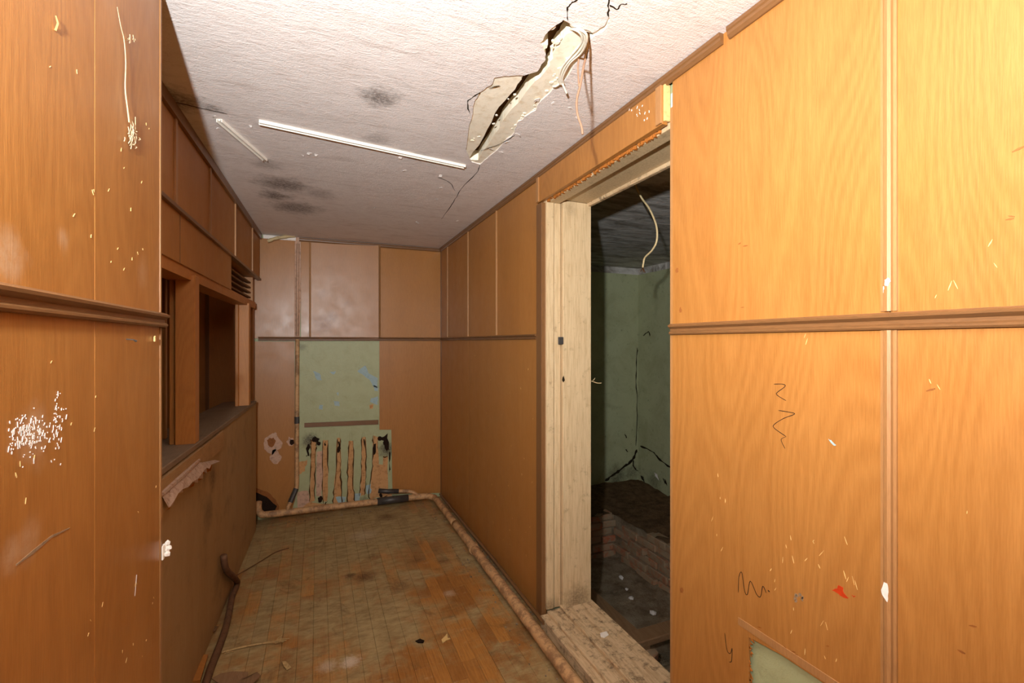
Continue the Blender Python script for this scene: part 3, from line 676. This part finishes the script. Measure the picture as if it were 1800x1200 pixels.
# ---- side room beyond the doorway
SX, SY, SCZ = 3.61, 4.62, 2.40
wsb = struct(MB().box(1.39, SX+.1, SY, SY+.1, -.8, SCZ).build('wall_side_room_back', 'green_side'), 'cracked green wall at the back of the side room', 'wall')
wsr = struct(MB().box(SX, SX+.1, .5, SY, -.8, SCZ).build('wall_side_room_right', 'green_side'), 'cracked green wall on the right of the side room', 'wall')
struct(MB().box(1.39, SX+.1, .45, .5, -.8, SCZ).build('wall_side_room_near', 'green_side'), 'near wall of the side room', 'wall')
csr = struct(MB().box(1.36, SX+.1, .45, SY+.1, SCZ, SCZ+.06).build('ceiling_side_room', 'soot'), 'sooty flaking ceiling of the side room', 'ceiling')
for o, b in ((wsb, (1.39, SX, SY-.004, SY, SCZ-.075, SCZ)), (wsr, (SX-.004, SX, .5, SY, SCZ-.075, SCZ))): MB().box(*b).build('whitewashed_band', 'soot', o)
def crack_on(o, px, proj, val, nrm, wd):
    P = smoothpath([proj(a, b, val) for a, b in px], 5); P = [p+Vector([random.uniform(-1, 1)*(0 if abs(nrm[k]) else 1) for k in range(3)])*.006 for p in P]
    MB().ribbon(P, wd, nrm, .002, .6).build('wall_crack', 'crack_line', o)
crack_on(wsb, [(1119, 790), (1112, 807), (1097, 820), (1080, 833), (1063, 845)], onY, SY-.001, (0, -1, 0), .026)
crack_on(wsb, [(1113, 808), (1114, 820), (1122, 828)], onY, SY-.001, (0, -1, 0), .012)
crack_on(wsr, [(1125, 783), (1147, 793), (1160, 808), (1180, 822)], onX, SX-.001, (-1, 0, 0), .018)
crack_on(wsb, [(1120, 610), (1118, 660), (1120, 717), (1118, 783)], onY, SY-.001, (0, -1, 0), .010)
crack_on(wsb, [(1098, 762), (1102, 770)], onY, SY-.001, (0, -1, 0), .012); crack_on(wsb, [(1100, 790), (1104, 793)], onY, SY-.001, (0, -1, 0), .02)
crack_on(wsr, [(1130, 590), (1140, 583), (1142, 590)], onX, SX-.001, (-1, 0, 0), .010)
for (a, b) in ((1150, 830), (1165, 840), (1126, 835)): 
    MB().prism(rag([onX(a+u, b+v, SX-.001) for u, v in ((0, 0), (5, 3), (8, 14), (3, 8))], .005), (-.002, 0, 0)).build('chipped_patch', 'flake' if a == 1150 else 'crack_line', wsr)
# dug-out floor
PXF, PYF, LZ, FZ = 2.77, 3.94, -.22, -.65
def grid(x0, x1, y0, y1, nx, ny, fz):
    m = MB(); vs = [(x0+(x1-x0)*i/nx, y0+(y1-y0)*j/ny, 0) for j in range(ny+1) for i in range(nx+1)]
    vs = [(x, y, fz(x, y)) for x, y, _ in vs]
    return m.add(vs, [(j*(nx+1)+i, j*(nx+1)+i+1, (j+1)*(nx+1)+i+1, (j+1)*(nx+1)+i) for j in range(ny) for i in range(nx)])
def nz(x, y, s, a): return mnoise.fractal(Vector((x*s, y*s, 3.1)), 1, 2, 5)*a
def sst(a, b, x): u = max(0, min(1, (x-a)/(b-a))); return u*u*(3-2*u)
def ground(x, y): 
    k = max(1-sst(1.55, 1.95, x), 1-sst(2.1, 2.45, y)); return FZ + .27*k + nz(x, y, 6, .02)
fsr = struct(grid(1.39, PXF+.03, .5, PYF+.03, 60, 110, ground).build('floor_side_room', 'dirt', smooth=True), 'dug-out dirt floor of the side room strewn with rubble', 'floor')
lg = struct(grid(1.39, SX, PYF-.005, SY, 60, 24, lambda x, y: LZ-.01 + .07*sst(PYF, SY, y) + nz(x, y, 7, .02)).build('floor_ledge_back', 'earth', smooth=True), 'earth-covered ledge under the back green wall', 'ledge')
lr = struct(grid(PXF-.005, SX, .5, PYF+.02, 30, 90, lambda x, y: LZ-.012 + .09*sst(PXF, SX, x) + nz(x, y, 7, .02)).build('floor_ledge_right', 'earth', smooth=True), 'earth-covered ledge under the right green wall', 'ledge')
MB().box(1.39, PXF+.03, PYF+.02, PYF+.05, FZ-.1, LZ-.03).build('mortar_bed', 'dirt', lg); MB().box(PXF+.02, PXF+.05, .5, PYF+.05, FZ-.1, LZ-.03).build('mortar_bed', 'dirt', lr)
bm_ = MB().box(-.122, .122, -.06, .06, -.032, .032).build('brick', 'brick', lr, bevel=.006)
bme = bm_.data; first = True
for row in range(6):
    zc = LZ-.04-.075*row
    for k in range(8):
        yy = PYF-.13-.26*k - (.13 if row % 2 else 0)
        if row == 0 and k in (0, 1, 4): continue
        if first: o = bm_; first = False
        else: o = bpy.data.objects.new('brick', bme); COL.objects.link(o); o.parent = lr
        o.location = (PXF+.05+random.uniform(-.022, .02), yy, zc+random.uniform(-.006, .006)); o.rotation_euler = (random.uniform(-.03, .03), random.uniform(-.03, .03), math.pi/2+random.uniform(-.06, .06))
    for k in range(4):
        xx = PXF-.13-.26*k + (.13 if row % 2 else 0)
        if row == 0 and k == 1: continue
        o = bpy.data.objects.new('brick', bme); COL.objects.link(o); o.parent = lg
        o.location = (xx, PYF+.055+random.uniform(-.02, .02), zc+random.uniform(-.006, .006)); o.rotation_euler = (random.uniform(-.03, .03), random.uniform(-.03, .03), random.uniform(-.06, .06))

# ================================================================== THINGS
# heating pipe run
hp = empty('heating_pipe', (1.015, 3.0, 0)); thing(hp, 'beige painted heating pipe running along the floor edges and up the end wall', 'pipe')
def ppart(mb, name, mat, smooth=True): return under(mb.build(name, mat, None, smooth=smooth), hp)
PXc = 1.022
run = [(-.455, 4.40, .165), (-.452, 4.36, .12), (-.43, 4.335, .088), (-.36, 4.33, .075), (.1, 4.345, .066), (.6, 4.36, .055), (.88, 4.365, .05), (.955, 4.36, .048), (1.0, 4.32, .045), (1.018, 4.24, .042), (PXc, 3.6, .040)]
ppart(MB().tube(smoothpath(run, 5), .028, 12), 'pipe_run', 'pipe')
ppart(MB().tube(smoothpath([(PXc, 3.62, .040), (PXc, 3.2, .042), (PXc-.004, 2.4, .045), (PXc-.008, 1.7, .045), (PXc-.008, 1.0, .045)], 5), .030, 12), 'pipe_run', 'pipe')
q = onZ(833, 962, .045)
ppart(MB().tube([(PXc, q.y+.02, .04), (PXc, q.y-.02, .04)], .038, 12, True), 'coupling', 'pipe', False)
ppart(MB().tube([(.50, 4.352, .058), (.78, 4.362, .053)], .0325, 12), 'sleeve', 'steel')
ppart(MB().tube(smoothpath([(.62, 4.415, .11), (.75, 4.41, .105), (.83, 4.39, .09), (.87, 4.365, .06)], 4), .018, 8), 'return_pipe', 'pipe')
ppart(MB().tube([(.52, 4.42, .135), (.60, 4.415, .12), (.70, 4.41, .112)], .022, 8), 'pipe_stub', 'steel')
rx = xy(522)
ppart(MB().tube(smoothpath([(rx-.065, 4.33, .08), (rx-.06, 4.36, .12), (rx-.02, 4.40, .20), (rx, 4.42, .27), (rx, 4.425, .5), (rx+.002, 4.425, 1.1), (rx+.004, 4.432, 1.53)], 5), .017, 10), 'riser', 'pipe')
ppart(MB().tube([(rx, 4.424, .80), (rx, 4.424, .86)], .021, 10), 'coupling', 'steel', False)
ppart(MB().tube([(rx-.05, 4.372, .14), (rx-.006, 4.412, .24)], .021, 10), 'coupling', 'steel', False)
ppart(MB().tube([(rx+.004, 4.437, 1.56), (rx+.004, 4.447, 2.0), (rx+.008, 4.447, 2.36)], .012, 8), 'riser', 'pink_plaster')
# pipe stub by the ceiling
thing(MB().tube(smoothpath([onY(470, 424, 4.40), onY(484, 419, 4.40), onY(502, 416, 4.41), onY(520, 414, 4.43)], 4), [.012+.002*(k % 3) for k in range(13)], 8).build('broken_stick', 'wire_beige', smooth=True), 'short pale broken stick wedged under the ceiling above the end wall', 'stick')

# cable trunking on the ceiling
def trunk(p0, p1, wd, label):
    a, b = onZ(*p0, CEIL), onZ(*p1, CEIL); a.z = b.z = CEIL+.001
    T = (b-a).normalized(); N = Vector((-T.y, T.x, 0))
    r = empty('cable_cover', a); thing(r, label, 'cable cover', 'cable covers on the ceiling')
    def sl(o0, o1, h0, h1, nm): 
        A = [a+N*o0, b+N*o0, b+N*o1, a+N*o1]; d0 = Vector((0, 0, -h0)); d1 = Vector((0, 0, -h1))
        under(MB().hexa([x+d0 for x in A], [x+d1 for x in A]).build(nm, 'white_plastic', None, bevel=.0008), r)
    sl(-wd/2, wd/2, 0, .003, 'base_plate'); sl(-wd/2, -wd/2+.004, .003, .014, 'side_lip'); sl(wd/2-.004, wd/2, .003, .014, 'side_lip'); sl(-.004, .004, .003, .009, 'centre_rib')
trunk((455, 212), (817, 291), .026, 'long white plastic cable cover fixed across the ceiling')
trunk((385, 209), (466, 279), .024, 'short white plastic cable cover hanging near the kiosk bulkhead')

# wires from the ceiling crack
wb_ = empty('ceiling_wires', onZ(1005, 55, CEIL)); thing(wb_, 'whitewashed bundle of cables looping out of the ceiling crack', 'cable')
def wire(path, r, mat, name='cable', root=None, k=6):
    o = MB().tube(smoothpath(path, k), r, 6).build(name, mat, None, smooth=True)
    return under(o, root) if root else o
def cw(lst): return [onZ(a, b, CEIL+.005-d) for a, b, d in lst]
for dx, dz in ((0, 0), (4, .006), (-5, -.002)):
    wire(cw([(1004+dx, 52, -.02), (1016+dx, 52, .012+dz), (1026+dx, 60, .018+dz), (1027+dx, 74, .016+dz), (1016+dx*1.5, 92, .012), (1000+dx, 108, .012), (991+dx, 122, .012), (986+dx*.6, 138, .012), (988+dx*.6, 148, .014)]), .0042, 'wire_white', root=wb_)
wire(cw([(988, 146, .014), (992, 155, .022), (996, 164, .03)]), .004, 'wire_white', root=wb_)
wire(cw([(985, 146, .012), (978, 151, .012), (972, 152, .008)]), .004, 'wire_white', root=wb_)
a = onZ(1034, 64, CEIL)
hw = empty('hanging_wire', a); thing(hw, 'thin tan double wire hanging down from the ceiling crack', 'wire')
def dn(px, py, back=0): 
    r = ray(px, py); d = (a-EY).to_2d().length; s = d/Vector((r.x, r.y)).length; return EY + r*s*(1+back)
wire([a+Vector((0, 0, .02)), dn(1034, 78), dn(1030, 95), dn(1028, 104)], .004, 'crack', root=hw)
wire([dn(1016, 102), dn(1022, 103), dn(1030, 105)], .0025, 'crack', root=hw)
wire([dn(1029, 103), dn(1025, 122), dn(1020, 150), dn(1014, 175), dn(1015, 200), dn(1022, 222), dn(1024, 236)], .0035, 'wire_tan', root=hw)
wire([dn(1017, 104), dn(1016, 120), dn(1017, 140), dn(1018, 152)], .0028, 'wire_tan', root=hw)
# cable hanging in the doorway
def dw(px, py, X=1.62): return onX(px, py, X)
top = onZ(1117, 325, SCZ)
dX = top.x
hc = empty('hanging_cable', top); thing(hc, 'yellowed cable dangling from the ceiling beyond the doorway', 'cable')
wire([top+Vector((0, 0, .03)), onX(1118, 328, dX), onX(1128, 348, dX), onX(1141, 366, dX), onX(1151, 388, dX), onX(1155, 405, dX), onX(1154, 425, dX), onX(1146, 440, dX), onX(1134, 452, dX), onX(1131, 463, dX), onX(1130, 470, dX)], .0055, 'wire_beige', root=hc)
for e in ((1126, 477), (1134, 479), (1131, 478)): wire([onX(1130, 469, dX), onX((1130+e[0])/2, (470+e[1])/2, dX), onX(*e, dX)], .0022, 'crack', 'wire_end', hc, 3)
# twig poking out from behind the jamb
tw = empty('bare_wire', onX(1033, 668, 1.385)); thing(tw, 'pale forked bit of wire sticking out of the door jamb', 'wire')
wire([onX(1033, 668, 1.385), onX(1041, 670, 1.40), onX(1050, 673, 1.41), onX(1057, 673, 1.42)], .0022, 'wire_beige', root=tw); wire([onX(1041, 670, 1.40), onX(1044, 667, 1.40), onX(1046, 664, 1.41)], .0018, 'wire_beige', root=tw)

# timbers inside the side room
BZ = -.30
thing(MB().box(1.60, 1.86, 2.26, 3.9, BZ-.06, BZ).build('floor_beam', 'timber', bevel=.006), 'rough timber running along the doorway inside the side room', 'beam')
thing(MB().box(1.50, 2.6, 2.255, 2.37, BZ-.03, BZ+.012).build('floor_beam', 'timber', bevel=.006), 'rough timber laid crosswise over the other beam inside the side room', 'beam')
def rock(name, c, r, mat, label, cat, group=None, seed=0):
    rd = random.Random(seed); m = MB(); bm = bmesh.new(); bmesh.ops.create_icosphere(bm, subdivisions=1, radius=1)
    for v in bm.verts: v.co = Vector((v.co.x*r[0], v.co.y*r[1], v.co.z*r[2]))*rd.uniform(.75, 1.2)
    me = bpy.data.meshes.new(name); bm.to_mesh(me); bm.free(); me.materials.append(M[mat])
    o = bpy.data.objects.new(name, me); COL.objects.link(o); o.location = c; o.rotation_euler = (0, 0, rd.uniform(0, 3)); return thing(o, label, cat, group)
q = onZ(1145, 1150, -.34)
ft = MB().prism([(-.05, -.02, 0), (.03, -.03, 0), (.055, .0, 0), (.02, .03, 0), (-.02, .045, 0)], (0, 0, .05)).build('brick_fragment', 'brick', bevel=.004)
ft.location = (q.x, q.y, -.378); ft.rotation_euler = (.1, .05, .6); thing(ft, 'broken red brick fragment in the rubble behind the threshold', 'brick')
for k in range(26):
    u, v = (random.uniform(1.42, 1.75), random.uniform(1.6, 2.2)) if k < 14 else (random.uniform(1.95, 2.65), random.uniform(2.5, 3.8))
    s = random.uniform(.012, .035)
    rock('stone', (u, v, ground(u, v)+s*.3), (s, s*.8, s*.6), 'dirt' if k % 3 else 'flake', ('small earthy' if k % 3 else 'small white')+(' lump of rubble just behind the threshold' if k < 14 else ' lump of rubble on the dug-out dirt floor'), 'rubble', ('earthy' if k % 3 else 'white')+(' rubble behind the threshold' if k < 14 else ' rubble on the dug-out floor'), k)

# things on the corridor floor
hz = [(402, 1025, .03), (404, 1050, .018), (403, 1075, .018), (396, 1105, .018), (386, 1135, .018), (372, 1170, .018), (362, 1200, .018), (350, 1240, .018)]
thing(MB().tube(smoothpath([onL(393, 976, .024), onL(398, 1002, .026)]+[Vector((max(q.x, XL(q.y)+.024), q.y, q.z)) for q in [onZ(a, b, z) for a, b, z in hz]], 4), .017, 8).build('bent_hose', 'bark', smooth=True), 'bent brown length of hose lying along the foot of the counter', 'hose')
thing(MB().tube(smoothpath([onZ(408, 1015, .02), onZ(430, 1003, .015), (onZ(460, 985, .012)), onZ(485, 970, .008), onZ(508, 963, .004)], 3), .0035, 5).build('twig', 'bark'), 'long thin dark twig on the floor beside the bent hose', 'twig')
dg = empty('dry_weed', onZ(440, 1135, 0)); thing(dg, 'dry straw-coloured weed stalk with a feathery tip on the floor', 'stalk')
under(MB().tube(smoothpath([onZ(390, 1146, .006), onZ(430, 1136, .008), onZ(470, 1129, .012), onZ(500, 1126, .012)], 3), .0042, 5).build('stem', 'straw'), dg)
for k in range(9):
    e = onZ(495+random.uniform(-10, 14), 1124+random.uniform(-9, 9), .012+random.uniform(0, .02)); s0 = onZ(468+k*3, 1130, .012)
    under(MB().tube([s0, (s0+e)/2+Vector((0, 0, .008)), e], .002, 4).build('frond', 'straw'), dg)
for k in range(5):
    e = onZ(392+random.uniform(-8, 8), 1140+random.uniform(-6, 14), .006); s0 = onZ(400+k*3, 1144, .007)
    under(MB().tube([s0, e], .0015, 4).build('frond', 'straw'), dg)
def chip(name, px, z, th, mat, label, cat, group=None, curl=0):
    pts = [onZ(a, b, z) for a, b in px]; c = sum(pts, Vector())/len(pts)
    pts = [p + Vector((0, 0, curl*abs((p-c).x)*2)) for p in pts]
    m = MB(); n = len(pts); vs = pts+[p+Vector((0, 0, th)) for p in pts]+[c, c+Vector((0, 0, th))]
    fs = [(i, (i+1) % n, 2*n) for i in range(n)]+[(i+n, (i+1) % n+n, 2*n+1) for i in range(n)]+[(i, (i+1) % n, (i+1) % n+n, i+n) for i in range(n)]
    m.add(vs, fs); return thing(m.build(name, mat), label, cat, group)
chip('wood_offcut', [(336, 1155), (366, 1154), (352, 1200), (322, 1203)], .003, .012, 'pine', 'small orange wood offcut on the floor against the counter', 'offcut')
chip('torn_linoleum', [(372, 1204), (388, 1192), (410, 1184), (436, 1184), (436, 1196), (452, 1188), (458, 1196), (440, 1212), (400, 1216)], .004, .004, 'timber', 'torn curled sheet of grey linoleum beside the wood offcut', 'linoleum', curl=.12)
chip('dry_leaf', [(496, 1166), (502, 1163), (508, 1170), (512, 1177), (504, 1178), (498, 1172)], .002, .003, 'straw', 'small curled dry leaf between the weed stalk and the white stain', 'leaf', curl=.2)
chip('wood_chip', [(776, 1125), (783, 1118), (786, 1114), (787, 1122), (792, 1123), (784, 1126), (778, 1131)], .002, .004, 'chip', 'pale star-shaped wood chip on the parquet', 'wood chip')
chip('wood_chip', [(730, 1127), (738, 1123), (746, 1126), (744, 1130), (735, 1130)], .002, .003, 'soot_black', 'dark flat wood chip on the parquet beside the pale one', 'wood chip')
chip('paper_scrap', [(340, 1116), (352, 1108), (368, 1104), (384, 1108), (378, 1116), (366, 1114), (356, 1120)], .003, .004, 'timber', 'crumpled grey scrap of paper behind the bent hose', 'scrap', curl=.2)
a = onZ(1062, 1116, .083)
chip('paint_chip', [(1055, 1113), (1066, 1110), (1070, 1116), (1062, 1121), (1056, 1119)], .083, .003, 'white_paint', 'white paint chip lying on the threshold', 'paint chip')
# crumbs of plaster in the gap between pipe and wall
m = MB()
for k in range(420):
    if k < 260: x, y, z = random.uniform(1.05, 1.105), random.uniform(1.3, 4.3), random.uniform(.0, .01)
    elif k < 340: x, y, z = random.uniform(-.35, .95), random.uniform(4.26, 4.31), .0
    else: x, y, z = random.uniform(.90, .985), random.uniform(1.7, 4.2), .0
    s = random.uniform(.002, .007); h = s*random.uniform(.5, 1)
    m.prism([(x+s*math.cos(t_)*random.uniform(.6, 1.2), y+s*math.sin(t_)*random.uniform(.6, 1.2), z) for t_ in (0, 1.3, 2.5, 3.8, 5)], (0, 0, h))
o = thing(m.build('floor_crumbs', 'dirt'), 'plaster and dirt crumbs scattered beside the floor pipe', 'debris'); o['kind'] = 'stuff'
# lump of foam on the panel edge
q = onX(286, 968, XN+.002)
fmr = empty('foam_lump', q); thing(fmr, 'lump of white foam stuck to the edge of the left partition', 'foam')
under(MB().box(q.x, q.x+.004, q.y-.012, q.y+.004, q.z-.020, q.z+.016).build('backing', 'white_plastic', None, bevel=.001), fmr)
m = MB()
for k in range(9):
    c = q+Vector((random.uniform(0, .012), random.uniform(.0, .016), random.uniform(-.015, .016))); r = random.uniform(.004, .008)
    bm = bmesh.new(); bmesh.ops.create_icosphere(bm, subdivisions=1, radius=r); m.add([v.co*random.uniform(.8, 1.2)+c for v in bm.verts], [tuple(v.index for v in f.verts) for f in bm.faces]); bm.free()
under(m.build('foam', 'white_paint', None), fmr)

# ================================================================== MARKS ON THE PANELS
XO = XR-.0001
def stroke(px, wd, mat, name='pen_stroke', parent=wr, X=XO, sg=-1, k=5, jit=.15):
    P = smoothpath([onX(a, b, X) for a, b in px], k); MB().ribbon(P, wd*.7, (sg, 0, 0), .0006, jit).build(name, mat, parent)
stroke([(1360, 675), (1376, 675), (1380, 679), (1367, 689), (1366, 694), (1382, 704)], .0022, 'ink')
stroke([(1368, 721), (1392, 725), (1396, 728), (1378, 735), (1362, 745), (1361, 752), (1382, 767)], .0022, 'ink'); stroke([(1382, 767), (1374, 771), (1374, 776), (1380, 788)], .0016, 'ink')
stroke([(1298, 1041), (1299, 1014), (1304, 1006), (1309, 1038), (1314, 1044), (1319, 1021), (1330, 1044), (1337, 1048), (1341, 1030), (1347, 1042)], .0025, 'ink')
stroke([(1350, 1037), (1353, 1040)], .004, 'ink'); stroke([(1274, 1112), (1278, 1142), (1284, 1148), (1287, 1139), (1286, 1161), (1282, 1163)], .0025, 'ink')
def smear(px, mat, name='smear', parent=wr, X=XO, sg=-1, amp=.0015):
    pts = flat(rag([onX(a, b, X) for a, b in px], amp), 0, X); MB().prism(pts, (sg*.0006, 0, 0)).build(name, mat, parent)
smear([(1462, 1037), (1472, 1034), (1474, 1028), (1482, 1032), (1483, 1041), (1492, 1051), (1483, 1050), (1475, 1044)], 'red_paint', 'red_smear'); smear([(1497, 1045), (1504, 1047), (1500, 1049)], 'red_paint', 'red_smear')
for k in range(7): smear(blob((1404+random.uniform(-7, 7), 1050+random.uniform(-9, 10)), 2.5, 3, 8), 'grey_smudge', 'grey_smudge')
for px in ([(1555, 492), (1562, 488), (1566, 494), (1561, 503), (1555, 500)], [(1549, 506), (1554, 503), (1553, 514), (1550, 518)], [(1551, 522), (1552, 528), (1549, 530)], [(1549, 1036), (1554, 1022), (1560, 1026), (1562, 1040), (1560, 1058), (1554, 1050)]):
    smear(px, 'white_paint', 'white_paint_drop', X=XR-.0105 if px[0][0] > 1553 or px[0][1] > 1000 else XR-.004)
smear([(1456, 771), (1461, 773), (1470, 782), (1466, 783)], 'blue_paint', 'blue_paint_fleck')
for c in ((1196, 545), (1190, 475), (1198, 1037)): smear(blob(c, 2.5, 5, 8), 'brown_smudge', 'brown_smudge')
m = MB()
def fleck(m, cx, cy, l, wd, ang, X, sg):
    c = onX(cx, cy, X); d = Vector((0, math.cos(ang), math.sin(ang)))*l/2; n = Vector((0, -math.sin(ang), math.cos(ang)))*wd/2
    m.prism([c-d-n*.4, c-d*.2-n, c+d-n*.3, c+d+n*.3, c+n, c-d+n*.4], (sg*.0006, 0, 0))
for (x_, y_) in ((1266, 875), (1252, 912), (1260, 940), (1269, 965), (1376, 984), (1390, 945), (1382, 960), (1394, 983), (1417, 983), (1440, 995), (1444, 972), (1430, 950), (1487, 950), (1355, 1001), (1362, 1020), (1363, 1035), (1395, 1070), (1391, 1110), (1445, 1095), (1453, 1100), (1415, 1145), (1500, 1020), (1485, 1010), (1490, 1018), (1415, 590), (1418, 600), (1635, 670), (1650, 680), (1262, 835), (1741, 427), (1750, 466), (1670, 502), (1680, 500), (1645, 521),
                 (1450, 1155), (1470, 1160), (1505, 1028), (1430, 953), (1700, 900), (1275, 880)):
    fleck(m, x_, y_, random.uniform(.006, .02), random.uniform(.001, .0022), random.uniform(1.0, 2.2), XO, -1)
o = m.build('scratch_flecks', 'chip', wr); o['kind'] = 'stuff'
m = MB()
for (x_, y_) in ((1778, 380), (1790, 262), (1775, 385), (1455, 1135), (1382, 1140), (1395, 1145), (1400, 1150), (1335, 1102), (1710, 1100), (1690, 1145), (1636, 685), (1310, 432), (1300, 428), (1305, 540)):
    fleck(m, x_, y_, random.uniform(.008, .016), random.uniform(.002, .005), random.uniform(-.6, .8), XO, -1)
o = m.build('dark_flecks', 'brown_smudge', wr); o['kind'] = 'stuff'
m = MB()
for k in range(40):
    fleck(m, random.uniform(795, 940), random.uniform(620, 1000), random.uniform(.004, .014), random.uniform(.0015, .003), random.uniform(.8, 2.4), XO, -1)
o = m.build('scratch_flecks', 'chip', wrf); o['kind'] = 'stuff'
m = MB()
for k in range(12): fleck(m, 1125+random.gauss(0, 12), 195+random.gauss(0, 8), random.uniform(.004, .012), random.uniform(.003, .006), random.uniform(.8, 2.4), 1.0955, -1)
o = under(m.build('white_flecks', 'white_paint'), hd); o['kind'] = 'stuff'
# left partition
XS = XN+.0001
m = MB()
for k in range(230):
    x_, y_ = random.gauss(52, 20), random.gauss(762, 18)
    if k > 180: x_, y_ = random.gauss(102, 5), random.gauss(735, 25)
    if 4 < x_ < 118: fleck(m, x_, y_, random.choice((.0015, .002, .003, .004, .008)), random.uniform(.0006, .0022), random.uniform(.9, 2.0), XS, 1)
o = m.build('white_splatter', 'white_paint', wl); o['kind'] = 'stuff'
m = MB()
for (x_, y_) in ((165, 335), (218, 295), (163, 338), (191, 334), (230, 368), (249, 320), (130, 378), (213, 263), (232, 455), (218, 473), (160, 415), (242, 445), (251, 438), (207, 437), (195, 460), (90, 636), (168, 697), (166, 755), (125, 745), (238, 1028), (240, 1025), (155, 1115), (180, 1062), (159, 1090), (215, 1145), (234, 1132), (222, 1160), (250, 1153), (270, 1050), (268, 1060), (274, 855), (243, 900), (88, 117), (135, 126), (257, 1125), (262, 226), (257, 218), (35, 815), (28, 835), (60, 805), (45, 880)):
    fleck(m, x_, y_, random.uniform(.003, .010), random.uniform(.0008, .0025), random.uniform(.7, 2.4), XS, 1)
o = m.build('scratch_flecks', 'chip', wl); o['kind'] = 'stuff'
MB().ribbon([onX(a, b, XS) for a, b in ((240, 1010), (237, 1047))], .0018, (1, 0, 0), .0006).build('scratch', 'white_paint', wl)
MB().ribbon([onX(a, b, XS) for a, b in ((28, 993), (60, 968), (90, 943), (122, 928))], .004, (1, 0, 0), .0006, .6).build('dark_scratch', 'grey_smudge', wl)
# dusty cobweb strand and its tuft
cwb = empty('cobweb_strand', onX(222, 150, XN)); thing(cwb, 'dusty cobweb strand with a tuft at its end hanging on the left partition', 'cobweb')
under(MB().tube(smoothpath([onX(206, 12, XN+.003), onX(212, 45, XN+.004), onX(218, 70, XN+.004), onX(221, 110, XN+.005), onX(220, 155, XN+.005), onX(224, 190, XN+.006), onX(227, 215, XN+.006)], 4), [.0005+.00004*k for k in range(25)], 5).build('strand', 'cobweb'), cwb)
m = MB()
for k in range(30):
    c = onX(232+random.gauss(0, 5), 237+random.gauss(0, 9), XN+.004); d = Vector((0, random.gauss(0, .003), random.gauss(0, .009))); m.tube([c-d, c+Vector((random.uniform(0, .004), 0, 0)), c+d], .0009, 4)
for k in range(8):
    c = onX(228+random.gauss(0, 4), 68+random.gauss(0, 3), XN+.003); d = Vector((0, random.gauss(0, .004), random.gauss(0, .004))); m.tube([c-d, c+d], .0007, 4)
o = under(m.build('tuft', 'cobweb'), cwb); o['kind'] = 'stuff'
# peg, nail and hanging chip
q = onX(96, 40, XN); thing(MB().tube([q+Vector((.001, 0, -.012)), q+Vector((.004, 0, .0)), q+Vector((.003, -.004, .009))], [.0016, .0014, .001], 6).build('wall_plug', 'batten'), 'small pale plug poking out of the left partition', 'plug')
q = onX(222, 596, XN); thing(MB().tube([q, q+Vector((.012, .0, -.001)), q+Vector((.015, .006, -.004))], [.0012, .0012, .0025], 6).build('nail', 'steel'), 'bent nail under the rail of the left partition', 'nail')
q = onX(269, 595, XN); o = thing(MB().prism([q+Vector((.002, a*.004, b*.007)) for a, b in ((-1, -1), (1, -1), (1, .4), (.2, 1), (-1, .5))], (.003, 0, 0)).build('paint_chip', 'chip'), 'pale chip hanging from a thread under the left rail', 'paint chip')
